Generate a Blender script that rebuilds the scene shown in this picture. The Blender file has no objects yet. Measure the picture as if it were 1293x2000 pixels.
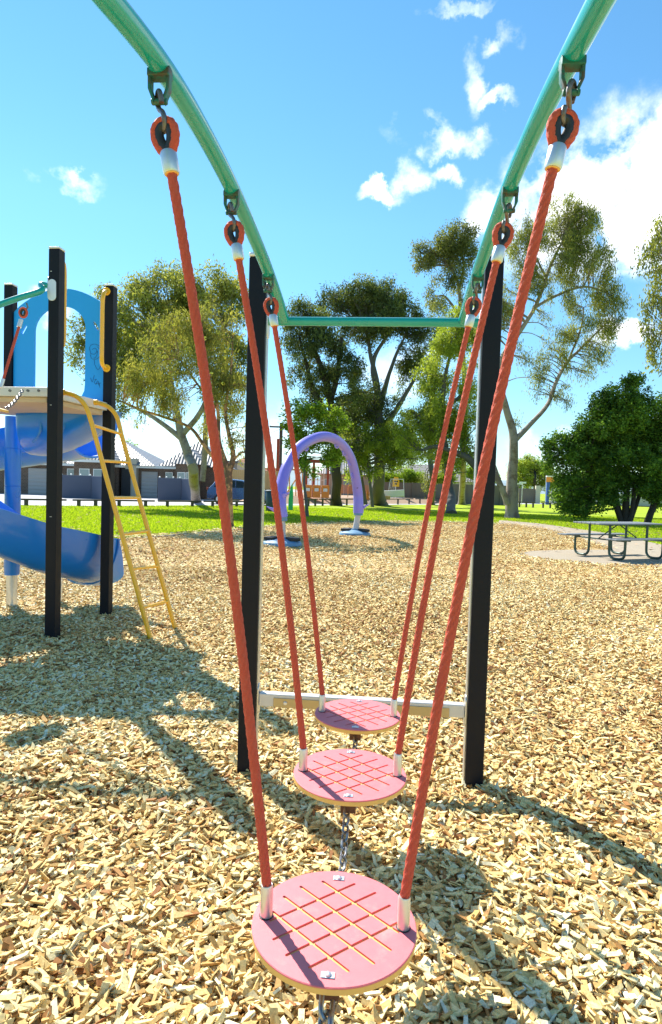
import bpy, bmesh, math, random
import numpy as np
from mathutils import Vector, Matrix, noise
random.seed(7); RNG=np.random.default_rng(7)
sc=bpy.context.scene; COL=sc.collection
R=math.radians
# ------------------------------------------------------------------ camera (measured from the photograph)
FPX,PITCH,ROLL,CH=1205.5,R(2.319),R(-1.714),1.33
Fv=Vector((0,math.cos(PITCH),-math.sin(PITCH)))
U0=Vector((0,math.sin(PITCH),math.cos(PITCH))); R0=Vector((1,0,0))
Rv=R0*math.cos(ROLL)-U0*math.sin(ROLL); Uv=U0*math.cos(ROLL)+R0*math.sin(ROLL)
cd=bpy.data.cameras.new('camera'); cam=bpy.data.objects.new('camera',cd); COL.objects.link(cam)
cd.sensor_fit='VERTICAL'; cd.sensor_height=24; cd.lens=FPX/2000*24
cd.clip_start=.02; cd.clip_end=6000
M=Matrix((Rv,Uv,-Fv)).transposed().to_4x4(); M.translation=Vector((0,0,CH)); cam.matrix_world=M
sc.camera=cam
def ray(px,py): return (Fv*FPX+Rv*(px-646.5)+Uv*(1000-py)).normalized()
def at(px,py,Y):
    d=ray(px,py); return Vector((0,0,CH))+d*(Y/d.y)
def gnd(px,py,z=0.):
    d=ray(px,py); return Vector((0,0,CH))+d*((z-CH)/d.z)
# ------------------------------------------------------------------ scene helpers
def top(o,label,cat,group=None):
    o['label']=label; o['category']=cat
    if group: o['group']=group
    return o
def thing(name,loc,label,cat,group=None,rot=0):
    o=bpy.data.objects.new(name,None); COL.objects.link(o); o.location=loc; o.rotation_euler=(0,0,rot)
    o.empty_display_size=.2
    return top(o,label,cat,group)
def base_of(p):
    v=Vector((0,0,0))
    while p: v+=p.location; p=p.parent
    return v
def mk(name,verts,faces,mat,parent=None,smooth=False,local=False,kind=None):
    me=bpy.data.meshes.new(name)
    off=Vector((0,0,0)) if (local or parent is None) else base_of(parent)
    me.from_pydata([tuple(Vector(v)-off) for v in verts],[],faces)
    if smooth: me.polygons.foreach_set('use_smooth',[True]*len(me.polygons))
    me.update(); bm=bmesh.new(); bm.from_mesh(me); bmesh.ops.recalc_face_normals(bm,faces=bm.faces); bm.to_mesh(me); bm.free()
    o=bpy.data.objects.new(name,me); COL.objects.link(o)
    if isinstance(mat,(list,tuple)):
        for m in mat: me.materials.append(m)
    else: me.materials.append(mat)
    if parent: o.parent=parent
    if kind: o['kind']=kind
    return o
def npmesh(name,V,F,mat,parent=None,off=None,attr=None,smooth=False,kind=None,attr2=None):
    """V (n,3) array, F (m,k) array"""
    if off is not None: V=V-np.array(off)
    me=bpy.data.meshes.new(name); n,k=F.shape
    me.vertices.add(len(V)); me.vertices.foreach_set('co',V.astype(np.float32).ravel())
    me.loops.add(n*k); me.loops.foreach_set('vertex_index',F.astype(np.int32).ravel())
    me.polygons.add(n); me.polygons.foreach_set('loop_start',np.arange(0,n*k,k,dtype=np.int32))
    me.polygons.foreach_set('use_smooth',np.full(n,bool(smooth)))
    me.update(calc_edges=True)
    for nm,a in (('tone',attr),('tone2',attr2)):
        if a is not None:
            at_=me.attributes.new(nm,'FLOAT','FACE'); at_.data.foreach_set('value',a.astype(np.float32))
    me.materials.append(mat)
    o=bpy.data.objects.new(name,me); COL.objects.link(o)
    if parent: o.parent=parent
    if kind: o['kind']=kind
    return o
def bevel(o,w,seg=2):
    m=o.modifiers.new('b','BEVEL'); m.width=w; m.segments=seg; m.limit_method='ANGLE'; m.angle_limit=R(40)
    o.data.polygons.foreach_set('use_smooth',[True]*len(o.data.polygons))
    m2=o.modifiers.new('w','WEIGHTED_NORMAL'); m2.keep_sharp=True
    return o
class MB:
    def __init__(s): s.v=[]; s.f=[]
    def add(s,vs,fs):
        n=len(s.v); s.v+=[Vector(v) for v in vs]; s.f+=[tuple(i+n for i in f) for f in fs]; return s
    def box(s,a,b,M=None):
        (x0,y0,z0),(x1,y1,z1)=a,b
        vs=[Vector(p) for p in ((x0,y0,z0),(x1,y0,z0),(x1,y1,z0),(x0,y1,z0),(x0,y0,z1),(x1,y0,z1),(x1,y1,z1),(x0,y1,z1))]
        if M: vs=[M@v for v in vs]
        return s.add(vs,[(0,3,2,1),(4,5,6,7),(0,1,5,4),(1,2,6,5),(2,3,7,6),(3,0,4,7)])
    def tube(s,path,rad,n=10,cap=True,closed=False,lobes=0,amp=0,pitch=.16,flat=None):
        P=[Vector(p) for p in path]; N=len(P)
        if not hasattr(rad,'__len__'): rad=[rad]*N
        T=[]
        for i in range(N):
            a=P[(i-1)%N] if (closed or i>0) else P[0]; b=P[(i+1)%N] if (closed or i<N-1) else P[-1]
            T.append((b-a).normalized())
        up=Vector((0,0,1)) if abs(T[0].z)<.9 else Vector((0,1,0))
        x=(up-T[0]*up.dot(T[0])).normalized(); rows=[]; L=0
        for i in range(N):
            if i: L+=(P[i]-P[i-1]).length
            x=(x-T[i]*x.dot(T[i])).normalized(); y=T[i].cross(x)
            ph=2*math.pi*L/pitch if lobes else 0
            row=[]
            for k in range(n):
                a=2*math.pi*k/n; r=rad[i]
                if lobes: r*=1+amp*(abs(math.cos(lobes/2*(a-ph)))-.6)
                row.append(P[i]+(x*math.cos(a)*(flat or 1)+y*math.sin(a))*r)
            rows.append(row)
        vs=[v for r_ in rows for v in r_]; fs=[]
        for i in range(N if closed else N-1):
            j=(i+1)%N
            for k in range(n): fs.append((i*n+k,i*n+(k+1)%n,j*n+(k+1)%n,j*n+k))
        if cap and not closed: fs+= [tuple(range(n))[::-1],tuple((N-1)*n+k for k in range(n))]
        return s.add(vs,fs)
    def cyl(s,a,b,r,n=20,r2=None): return s.tube([a,b],[r,r2 if r2 is not None else r],n)
    def lathe(s,c,prof,n=48,sx=1,sy=1):
        c=Vector(c); vs=[];fs=[]
        for r,z in prof:
            for k in range(n):
                a=2*math.pi*k/n; vs.append(c+Vector((r*math.cos(a)*sx,r*math.sin(a)*sy,z)))
        for i in range(len(prof)-1):
            for k in range(n): fs.append((i*n+k,i*n+(k+1)%n,(i+1)*n+(k+1)%n,(i+1)*n+k))
        fs+=[tuple(range(n))[::-1],tuple((len(prof)-1)*n+k for k in range(n))]
        return s.add(vs,fs)
    def prism(s,poly,d):
        n=len(poly); d=Vector(d); vs=[Vector(p) for p in poly]+[Vector(p)+d for p in poly]
        return s.add(vs,[tuple(range(n))[::-1],tuple(range(n,2*n))]+[(i,(i+1)%n,n+(i+1)%n,n+i) for i in range(n)])
    def xf(s,M): s.v=[M@v for v in s.v]; return s
    def build(s,name,mat,parent=None,smooth=False,local=False,bev=0,kind=None,seg=2):
        o=mk(name,s.v,s.f,mat,parent,smooth,local,kind)
        if bev: bevel(o,bev,seg)
        elif smooth:
            try:
                m=o.modifiers.new('e','EDGE_SPLIT'); m.split_angle=R(40)
            except Exception: pass
        return o
def spline(pts,n=10):
    P=[Vector(p) for p in pts]; out=[]
    for i in range(len(P)-1):
        p0=P[max(i-1,0)];p1=P[i];p2=P[i+1];p3=P[min(i+2,len(P)-1)]
        for k in range(n):
            t=k/n
            out.append(.5*((2*p1)+(p2-p0)*t+(2*p0-5*p1+4*p2-p3)*t*t+(3*p1-p0-3*p2+p3)*t**3))
    out.append(P[-1]); return out
def copy_tree(o,parent=None):
    c=o.copy(); COL.objects.link(c); c.parent=parent
    for ch in list(o.children): copy_tree(ch,c)
    return c
# ------------------------------------------------------------------ materials
def mat(name,col,rough=.5,metal=0,var=.12,scale=20,bump=0,bscale=60,coat=0,dirt=None,spec=.5,dscale=4,dth=(.5,.7)):
    m=bpy.data.materials.new(name); m.use_nodes=True; nt=m.node_tree; b=nt.nodes['Principled BSDF']
    b.inputs['Roughness'].default_value=rough; b.inputs['Metallic'].default_value=metal
    b.inputs['Specular IOR Level'].default_value=spec
    if coat: b.inputs['Coat Weight'].default_value=coat; b.inputs['Coat Roughness'].default_value=.08
    N=nt.nodes.new; L=nt.links.new
    tc=N('ShaderNodeTexCoord'); no=N('ShaderNodeTexNoise'); no.inputs['Scale'].default_value=scale; no.inputs['Detail'].default_value=5
    L(tc.outputs['Object'],no.inputs['Vector'])
    mx=N('ShaderNodeMix'); mx.data_type='RGBA'
    mx.inputs[6].default_value=(*[max(0,c*(1-var)) for c in col],1); mx.inputs[7].default_value=(*[min(1,c*(1+var)) for c in col],1)
    L(no.outputs['Fac'],mx.inputs[0]); out=mx.outputs[2]
    if dirt:
        n2=N('ShaderNodeTexNoise'); n2.inputs['Scale'].default_value=dscale; n2.inputs['Detail'].default_value=8; n2.inputs['Roughness'].default_value=.7
        L(tc.outputs['Object'],n2.inputs['Vector']); mr=N('ShaderNodeMapRange'); mr.inputs[1].default_value=dth[0]; mr.inputs[2].default_value=dth[1]; mr.inputs[4].default_value=.8
        L(n2.outputs['Fac'],mr.inputs[0]); m3=N('ShaderNodeMix'); m3.data_type='RGBA'; m3.inputs[7].default_value=(*dirt,1)
        L(mr.outputs[0],m3.inputs[0]); L(out,m3.inputs[6]); out=m3.outputs[2]
    L(out,b.inputs['Base Color'])
    rr=N('ShaderNodeMapRange'); rr.inputs[3].default_value=max(.03,rough-.1); rr.inputs[4].default_value=min(1,rough+.12)
    L(no.outputs['Fac'],rr.inputs[0]); L(rr.outputs[0],b.inputs['Roughness'])
    if bump:
        n3=N('ShaderNodeTexNoise'); n3.inputs['Scale'].default_value=bscale; n3.inputs['Detail'].default_value=6
        L(tc.outputs['Object'],n3.inputs['Vector']); bp=N('ShaderNodeBump'); bp.inputs['Strength'].default_value=bump; bp.inputs['Distance'].default_value=.01
        L(n3.outputs['Fac'],bp.inputs['Height']); L(bp.outputs[0],b.inputs['Normal'])
    return m
def ramp_mat(name,stops,attr='tone',rough=.8,trans=0,grain=0,tcol=None,spec=.3):
    m=bpy.data.materials.new(name); m.use_nodes=True; nt=m.node_tree; b=nt.nodes['Principled BSDF']
    N=nt.nodes.new; L=nt.links.new
    a=N('ShaderNodeAttribute'); a.attribute_name=attr; r=N('ShaderNodeValToRGB')
    el=r.color_ramp.elements
    while len(el)<len(stops): el.new(.5)
    for e,(p,c) in zip(el,stops): e.position=p; e.color=(*c,1)
    L(a.outputs['Fac'],r.inputs[0]); out=r.outputs[0]
    b.inputs['Roughness'].default_value=rough; b.inputs['Specular IOR Level'].default_value=spec
    if grain:
        g=N('ShaderNodeTexNoise'); g.inputs['Scale'].default_value=grain; g.inputs['Detail'].default_value=4
        tc=N('ShaderNodeTexCoord'); L(tc.outputs['Object'],g.inputs['Vector'])
        mr=N('ShaderNodeMapRange'); mr.inputs[1].default_value=.3; mr.inputs[2].default_value=.7; mr.inputs[3].default_value=.72; mr.inputs[4].default_value=1.15
        L(g.outputs['Fac'],mr.inputs[0]); mm=N('ShaderNodeMix'); mm.data_type='RGBA'; mm.blend_type='MULTIPLY'; mm.inputs[0].default_value=1
        L(out,mm.inputs[6]); L(mr.outputs[0],mm.inputs[7]); out=mm.outputs[2]
    L(out,b.inputs['Base Color'])
    if trans:
        t=N('ShaderNodeBsdfTranslucent'); ms=N('ShaderNodeMixShader'); ms.inputs[0].default_value=trans
        h=N('ShaderNodeMix'); h.data_type='RGBA'; h.blend_type='MULTIPLY'; h.inputs[0].default_value=1; h.inputs[7].default_value=(*(tcol or (1.3,1.35,.7)),1)
        L(out,h.inputs[6]); L(h.outputs[2],t.inputs[0])
        L(b.outputs[0],ms.inputs[1]); L(t.outputs[0],ms.inputs[2]); L(ms.outputs[0],nt.nodes['Material Output'].inputs['Surface'])
    return m
MT=dict(
 teal=mat('teal_paint',(.0,.32,.29),.28,0,.06,12,0,0,.5),
 black=mat('black_post_paint',(.006,.007,.012),.5,0,.3,15,.05,200,0,dirt=(.03,.03,.03),dscale=6,dth=(.68,.75),spec=.22),
 silver=mat('galvanised_metal',(.62,.63,.64),.38,.85,.15,30,.05,100),
 cap=mat('cap_aluminium',(.7,.72,.75),.4,.4,.08,20),
 brk=mat('chipped_green_bracket',(.015,.13,.105),.5,.2,.3,40,.1,90,dirt=(.10,.05,.025),dscale=45,dth=(.47,.6)),
 chainm=mat('chain_steel',(.28,.29,.31),.35,.9,.35,60,.05,100,dirt=(.12,.06,.03),dscale=40,dth=(.5,.65)),
 hook=mat('hook_steel',(.18,.17,.17),.45,.8,.3,60,.1,100,dirt=(.16,.07,.03),dscale=60,dth=(.5,.62)),
 rust=mat('rusty_bracket',(.13,.055,.03),.7,.3,.4,50,.2,90),
 rope=mat('rope_red',(.58,.085,.045),.75,0,.22,350,.5,900,dirt=(.55,.16,.1),dscale=120,dth=(.5,.8)),
 thim=mat('thimble_black',(.015,.015,.015),.45),
 tanp=mat('tan_plate',(.50,.37,.17),.42,.3,.15,9,.04,60),
 pink=mat('pink_board',(.76,.17,.185),.5,0,.08,60,.12,500,dirt=(.66,.33,.28),dscale=14,dth=(.54,.8)),
 core=mat('board_core',(.78,.47,.13),.55,0,.08,40,.05,200),
 blue=mat('blue_plastic',(.010,.19,.68),.3,0,.06,3,.03,14,.25,dirt=(.03,.26,.68),dscale=2,dth=(.5,.8)),
 bluel=mat('light_blue_panel',(.012,.33,.80),.42,0,.05,4,.02,60),
 yellow=mat('yellow_paint',(.86,.45,.01),.35,0,.08,14,0,0,.4),
 deck=mat('deck_metal',(.62,.60,.57),.5,.2,.1,12),
 decku=mat('deck_underside',(.55,.42,.28),.6,0,.15,8),
 purple=mat('purple_plastic',(.25,.20,.72),.35,0,.05,5,.02,40,.3),
 pale=mat('pale_grey_tube',(.55,.52,.52),.5,0,.08,10),
 discb=mat('blue_grey_disc',(.13,.27,.42),.5,0,.15,8),
 dark=mat('dark_rubber',(.02,.022,.025),.7),
 green=mat('table_green_paint',(.035,.075,.06),.4,.2,.1,20),
 slat=mat('table_grey_slats',(.20,.22,.24),.5,.1,.12,14),
 ink=mat('marker_ink',(.01,.03,.16),.6),
 concrete=mat('pale_concrete',(.34,.28,.20),.9,0,.14,1.5,.3,120,dirt=(.33,.28,.2),dscale=.8,dth=(.45,.7)),
 road=mat('road_surface',(.42,.41,.42),.9,0,.1,.8,.2,60,dirt=(.3,.29,.29),dscale=.3),
 kerb=mat('edging_concrete',(.45,.38,.27),.9,0,.2,6,.3,60),
 dirtm=mat('site_soil',(.36,.24,.15),.95,0,.25,.6,.3,9),
 bark_d=mat('dark_bark',(.045,.035,.028),.9,0,.4,6,.8,14),
 bark_p=mat('pale_gum_bark',(.28,.235,.19),.8,0,.25,2.5,.5,9,dirt=(.14,.09,.06),dscale=1.6,dth=(.5,.6)),
 bark_o=mat('peeling_bark',(.50,.27,.13),.85,0,.35,4,.6,12,dirt=(.05,.035,.03),dscale=2.4,dth=(.46,.52)),
 bark_g=mat('grey_bark',(.12,.11,.10),.9,0,.3,4,.6,12),
 roofw=mat('pale_metal_roof',(.21,.21,.22),.5,.1,.04,1),
 cream=mat('cream_render',(.55,.50,.40),.9,0,.06,1),
 garage=mat('garage_door_grey',(.40,.38,.37),.6,0,.05,2),
 wallbl=mat('blue_grey_render',(.085,.10,.15),.85,0,.08,.7),
 wallbr=mat('brown_fence_sheet',(.17,.14,.11),.8,0,.1,.8),
 glass=mat('window_glass',(.25,.33,.36),.12,0,.2,.5,coat=.5),
 carb=mat('blue_car_paint',(.045,.085,.20),.25,.4,.05,4,coat=.8),
 cglass=mat('car_glass',(.02,.03,.04),.2,0,.1,3,spec=.3),
 redtile=mat('red_roof_tile',(.42,.16,.09),.8,0,.15,2),
 grtile=mat('grey_roof_tile',(.26,.24,.22),.8,0,.2,2),
 timber=mat('new_timber',(.62,.40,.17),.8,0,.15,2),
 orange=mat('orange_plastic',(.85,.26,.03),.5,0,.1,3),
 redo=mat('red_oxide_steel',(.34,.06,.03),.5,0,.1,4),
 brickb=mat('beige_brick',(.52,.35,.25),.9,0,.1,4),
 signy=mat('yellow_sign_face',(.80,.48,.02),.45,0,.04,4),
 signb=mat('sign_black',(.02,.02,.02),.5),
 white=mat('white_paint',(.78,.78,.76),.5,0,.05,3),
 bluep=mat('blue_sign_paint',(.04,.10,.42),.5),
 binm=mat('dark_teal_bin',(.01,.045,.06),.45),
 greenp=mat('green_plastic',(.02,.42,.14),.4),
 railw=mat('weathered_log',(.09,.075,.06),.9,0,.3,5,.4,20),
)
def corrug(m,sc_,axis='X',strength=.6):
    nt=m.node_tree; b=nt.nodes['Principled BSDF']; N=nt.nodes.new; L=nt.links.new
    tc=N('ShaderNodeTexCoord'); w=N('ShaderNodeTexWave'); w.bands_direction=axis; w.inputs['Scale'].default_value=sc_
    L(tc.outputs['Object'],w.inputs['Vector']); bp=N('ShaderNodeBump'); bp.inputs['Strength'].default_value=strength; bp.inputs['Distance'].default_value=.05
    L(w.outputs['Fac'],bp.inputs['Height']); L(bp.outputs[0],b.inputs['Normal'])
corrug(MT['roofw'],1.2); corrug(MT['wallbr'],.6); corrug(MT['grtile'],.9,'Z',1); corrug(MT['redtile'],.9,'Z',1); corrug(MT['garage'],1.,'Z')
def brick_mat(name,c1,c2,mortar):
    m=mat(name,c1,.9); nt=m.node_tree; b=nt.nodes['Principled BSDF']; N=nt.nodes.new; L=nt.links.new
    tc=N('ShaderNodeTexCoord'); sp=N('ShaderNodeSeparateXYZ'); cb=N('ShaderNodeCombineXYZ'); ad=N('ShaderNodeMath')
    L(tc.outputs['Object'],sp.inputs[0]); L(sp.outputs[0],ad.inputs[0]); L(sp.outputs[1],ad.inputs[1]); L(ad.outputs[0],cb.inputs[0]); L(sp.outputs[2],cb.inputs[1])
    br=N('ShaderNodeTexBrick'); br.inputs['Scale'].default_value=2.2; br.inputs['Color1'].default_value=(*c1,1); br.inputs['Color2'].default_value=(*c2,1); br.inputs['Mortar'].default_value=(*mortar,1)
    br.inputs['Mortar Size'].default_value=.02
    L(cb.outputs[0],br.inputs['Vector']); L(br.outputs['Color'],b.inputs['Base Color']); return m
MT['brick']=brick_mat('brown_brick',(.16,.10,.07),(.10,.065,.05),(.25,.21,.17))

# ------------------------------------------------------------------ world: sky and clouds
SAZ=Vector((-.59,.807,0)).normalized(); SEL=R(43)
SUNV=Vector((SAZ.x*math.cos(SEL),SAZ.y*math.cos(SEL),math.sin(SEL)))
w=bpy.data.worlds.new("World"); sc.world=w; w.use_nodes=True; nt=w.node_tree; nt.nodes.clear()
N=nt.nodes.new; L=nt.links.new
out=N('ShaderNodeOutputWorld'); bg=N('ShaderNodeBackground'); bg.inputs[1].default_value=.112
sky=N('ShaderNodeTexSky'); sky.sky_type='NISHITA'; sky.sun_disc=False; sky.sun_elevation=SEL; sky.sun_rotation=math.atan2(SAZ.x,SAZ.y)
sky.air_density=1.0; sky.dust_density=.0; sky.ozone_density=2.0
tc=N('ShaderNodeTexCoord')
hs=N('ShaderNodeHueSaturation'); hs.inputs['Saturation'].default_value=1.20; hs.inputs['Hue'].default_value=.488
L(sky.outputs[0],hs.inputs['Color'])
dn=N('ShaderNodeTexNoise'); dn.inputs['Scale'].default_value=11; dn.inputs['Detail'].default_value=9; dn.inputs['Roughness'].default_value=.62
L(tc.outputs['Generated'],dn.inputs['Vector'])
dsub=N('ShaderNodeVectorMath'); dsub.operation='SUBTRACT'; dsub.inputs[1].default_value=(.5,.5,.5); L(dn.outputs['Color'],dsub.inputs[0])
dsc=N('ShaderNodeVectorMath'); dsc.operation='SCALE'; dsc.inputs['Scale'].default_value=.13; L(dsub.outputs[0],dsc.inputs[0])
dad=N('ShaderNodeVectorMath'); L(tc.outputs['Generated'],dad.inputs[0]); L(dsc.outputs[0],dad.inputs[1])
# (px,py,rx,ry,density): cloud banks, stored as world directions
CL=[(1240,400,190,105,1.25),(1130,350,110,70,1),(1293,330,140,90,1.2),(960,410,60,45,.8),(850,265,65,20,.62),(930,270,30,16,.52),(735,378,48,14,.68),(800,345,26,26,.52),
    (918,150,20,40,.42),(965,188,38,12,.48),(985,85,22,14,.42),(125,340,40,15,.7),(1240,650,60,22,.8),(1235,545,30,14,.5),(895,8,55,9,.42),
    (860,335,30,16,.5),(310,850,220,30,.25),(60,850,160,40,.25),(1060,870,90,22,.35),(540,850,60,40,.35),(100,600,40,26,.6),(800,720,100,50,.4),(700,880,200,30,.3),
    (-500,500,200,120,.8),(1900,500,300,200,1),(2300,100,300,200,1),(800,-900,300,200,.8)]
acc=None
for px,py,rx,ry,dens in CL:
    d=ray(px,py); s=N('ShaderNodeVectorMath'); s.operation='SUBTRACT'; s.inputs[1].default_value=d; L(dad.outputs[0],s.inputs[0])
    hz=Vector((d.y,-d.x,0)).normalized(); vt=d.cross(hz)*-1
    a1=N('ShaderNodeVectorMath'); a1.operation='DOT_PRODUCT'; a1.inputs[1].default_value=hz*(FPX/rx)*1.0; L(s.outputs[0],a1.inputs[0])
    a2=N('ShaderNodeVectorMath'); a2.operation='DOT_PRODUCT'; a2.inputs[1].default_value=vt*(FPX/ry)*1.0; L(s.outputs[0],a2.inputs[0])
    a3=N('ShaderNodeVectorMath'); a3.operation='DOT_PRODUCT'; a3.inputs[1].default_value=d*(FPX/rx)*.5; L(s.outputs[0],a3.inputs[0])
    cb=N('ShaderNodeCombineXYZ'); L(a1.outputs['Value'],cb.inputs[0]); L(a2.outputs['Value'],cb.inputs[1]); L(a3.outputs['Value'],cb.inputs[2])
    ln=N('ShaderNodeVectorMath'); ln.operation='LENGTH'; L(cb.outputs[0],ln.inputs[0])
    mr=N('ShaderNodeMapRange'); mr.interpolation_type='SMOOTHSTEP'; mr.inputs[1].default_value=.35; mr.inputs[2].default_value=1.35; mr.inputs[3].default_value=dens; mr.inputs[4].default_value=0
    L(ln.outputs['Value'],mr.inputs[0])
    if acc is None: acc=mr.outputs[0]
    else:
        mx=N('ShaderNodeMath'); mx.operation='MAXIMUM'; L(acc,mx.inputs[0]); L(mr.outputs[0],mx.inputs[1]); acc=mx.outputs[0]
cn=N('ShaderNodeTexNoise'); cn.inputs['Scale'].default_value=15; cn.inputs['Detail'].default_value=12; cn.inputs['Roughness'].default_value=.6
L(tc.outputs['Generated'],cn.inputs['Vector'])
cm=N('ShaderNodeMapRange'); cm.inputs[1].default_value=.36; cm.inputs[2].default_value=.62; cm.inputs[3].default_value=.0; cm.inputs[4].default_value=1.5; L(cn.outputs['Fac'],cm.inputs[0])
mu=N('ShaderNodeMath'); mu.operation='MULTIPLY'; mu.use_clamp=True; L(acc,mu.inputs[0]); L(cm.outputs[0],mu.inputs[1])
mixc=N('ShaderNodeMix'); mixc.data_type='RGBA'; mixc.inputs[7].default_value=(8.4,8.6,9,1)
sz=N('ShaderNodeSeparateXYZ'); L(tc.outputs['Generated'],sz.inputs[0]); hz_=N('ShaderNodeValToRGB'); L(sz.outputs[2],hz_.inputs[0])
hz_.color_ramp.elements[0].position=0; hz_.color_ramp.elements[0].color=(.56,.70,.80,1); hz_.color_ramp.elements[1].position=.38; hz_.color_ramp.elements[1].color=(1,1,1,1)
hm_=N('ShaderNodeMix'); hm_.data_type='RGBA'; hm_.blend_type='MULTIPLY'; hm_.inputs[0].default_value=1; L(hs.outputs[0],hm_.inputs[6]); L(hz_.outputs[0],hm_.inputs[7])
L(mu.outputs[0],mixc.inputs[0]); L(hm_.outputs[2],mixc.inputs[6]); L(mixc.outputs[2],bg.inputs[0]); L(bg.outputs[0],out.inputs[0])
sl=bpy.data.lights.new('sun','SUN'); sl.energy=5.0; sl.angle=R(.5); sl.color=(1,.95,.86)
so=bpy.data.objects.new('sun',sl); COL.objects.link(so); so.rotation_euler=SUNV.to_track_quat('Z','Y').to_euler()
sc.view_settings.view_transform='Standard'; sc.view_settings.look='None'; sc.view_settings.exposure=1.05; sc.view_settings.gamma=1

# ------------------------------------------------------------------ ground sheets
def sheet(name,pts,z,m,parent=None):
    bm=bmesh.new(); vs=[bm.verts.new((p[0],p[1],z)) for p in pts]; bm.faces.new(vs); bmesh.ops.triangulate(bm,faces=bm.faces)
    me=bpy.data.meshes.new(name); bmesh.ops.recalc_face_normals(bm,faces=bm.faces)
    if bm.faces[:] and bm.faces[0].normal.z<0: bmesh.ops.reverse_faces(bm,faces=bm.faces)
    bm.to_mesh(me); bm.free(); me.materials.append(m); o=bpy.data.objects.new(name,me); COL.objects.link(o); o['kind']='structure'; return o
def grass_mat():
    m=bpy.data.materials.new('lawn'); m.use_nodes=True; nt=m.node_tree; b=nt.nodes['Principled BSDF']; N=nt.nodes.new; L=nt.links.new
    tc=N('ShaderNodeTexCoord'); a=N('ShaderNodeTexNoise'); a.inputs['Scale'].default_value=.35; a.inputs['Detail'].default_value=8; a.inputs['Roughness'].default_value=.65
    c=N('ShaderNodeTexNoise'); c.inputs['Scale'].default_value=14; c.inputs['Detail'].default_value=6
    L(tc.outputs['Object'],a.inputs['Vector']); L(tc.outputs['Object'],c.inputs['Vector'])
    ad=N('ShaderNodeMath'); L(a.outputs['Fac'],ad.inputs[0]); L(c.outputs['Fac'],ad.inputs[1])
    r=N('ShaderNodeValToRGB'); e=r.color_ramp.elements; e[0].position=.75; e[0].color=(.20,.30,.015,1); e[1].position=1.25; e[1].color=(.42,.50,.03,1)
    mm=N('ShaderNodeMath'); mm.operation='MULTIPLY'; mm.inputs[1].default_value=1; L(ad.outputs[0],mm.inputs[0]); L(mm.outputs[0],r.inputs[0])
    e[0].position=.35; e[1].position=.65
    dv=N('ShaderNodeMath'); dv.operation='MULTIPLY'; dv.inputs[1].default_value=.5; L(ad.outputs[0],dv.inputs[0]); L(dv.outputs[0],r.inputs[0])
    L(r.outputs[0],b.inputs['Base Color']); b.inputs['Roughness'].default_value=.9; b.inputs['Specular IOR Level'].default_value=.1
    bp=N('ShaderNodeBump'); bp.inputs['Strength'].default_value=.5; bp.inputs['Distance'].default_value=.03; L(c.outputs['Fac'],bp.inputs['Height']); L(bp.outputs[0],b.inputs['Normal'])
    return m
MT['lawn']=grass_mat()
sheet('ground',[(-1500,-60),(1500,-60),(1500,3000),(-1500,3000)],-.012,MT['lawn'])
# edge between chips and lawn
EDGE=[(-9.5,10.5),(-6.4,12.6)]+[tuple(gnd(x,y)[:2]) for x,y in ((240,1054),(320,1048),(400,1041),(475,1034),(560,1027),(640,1022),(720,1020),(800,1020),(900,1021),(972,1024))]
PLO=[tuple(gnd(x,y)[:2]) for x,y in ((1015,1027),(1056,1033),(1112,1046),(1154,1060),(1196,1074))]
PADF=[tuple(gnd(x,y)[:2]) for x,y in ((1110,1074),(1040,1076),(1012,1081),(1030,1087),(1087,1093),(1183,1104),(1320,1108))]
CHIP=[(-9.5,-3),(-9.5,10.5)]+EDGE[1:]+PLO+PADF+[(9.5,9),(9.5,-3)]
def chipground():
    m=bpy.data.materials.new('chip_bed'); m.use_nodes=True; nt=m.node_tree; b=nt.nodes['Principled BSDF']; N=nt.nodes.new; L=nt.links.new
    tc=N('ShaderNodeTexCoord'); nz=N('ShaderNodeTexNoise'); nz.inputs['Scale'].default_value=30; L(tc.outputs['Object'],nz.inputs['Vector'])
    mp=N('ShaderNodeMapping'); mp.inputs['Scale'].default_value=(1,1.7,1); mp.inputs['Rotation'].default_value=(0,0,.5)
    mixv=N('ShaderNodeMix'); mixv.data_type='VECTOR'; mixv.inputs[0].default_value=.06; L(tc.outputs['Object'],mixv.inputs[4]); L(nz.outputs['Color'],mixv.inputs[5]); L(mixv.outputs[1],mp.inputs[0])
    v=N('ShaderNodeTexVoronoi'); v.inputs['Scale'].default_value=38; L(mp.outputs[0],v.inputs['Vector'])
    r=N('ShaderNodeValToRGB'); e=r.color_ramp.elements; e[0].position=.0; e[0].color=(.16,.075,.025,1); e[1].position=.95; e[1].color=(.84,.68,.34,1)
    k=e.new(.35); k.color=(.58,.38,.14,1)
    sp=N('ShaderNodeSeparateColor'); L(v.outputs['Color'],sp.inputs[0]); L(sp.outputs[0],r.inputs[0]); L(r.outputs[0],b.inputs['Base Color'])
    b.inputs['Roughness'].default_value=.9; bp=N('ShaderNodeBump'); bp.inputs['Strength'].default_value=1; bp.inputs['Distance'].default_value=.02; L(sp.outputs[1],bp.inputs['Height']); L(bp.outputs[0],b.inputs['Normal'])
    return m
MT['bed']=chipground()  # shows between the chips
sheet('woodchip_bed',CHIP,-.004,MT['bed'])
PATH=[EDGE[-1]]+PLO[:]+[tuple(gnd(x,y)[:2]) for x,y in ((1110,1074),(1040,1076),(1012,1081),(1030,1087),(1087,1093),(1183,1104),(1320,1108))]+[(9.5,11.2),(22,13)]+[tuple(gnd(x,y)[:2]) for x,y in ((1330,1070),(1293,1064),(1183,1041),(1100,1029),(1048,1022),(975,1016))]
PATH=[PATH[0]]+PATH[1:]
sheet('path',PATH,.004,MT['concrete'])
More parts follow.
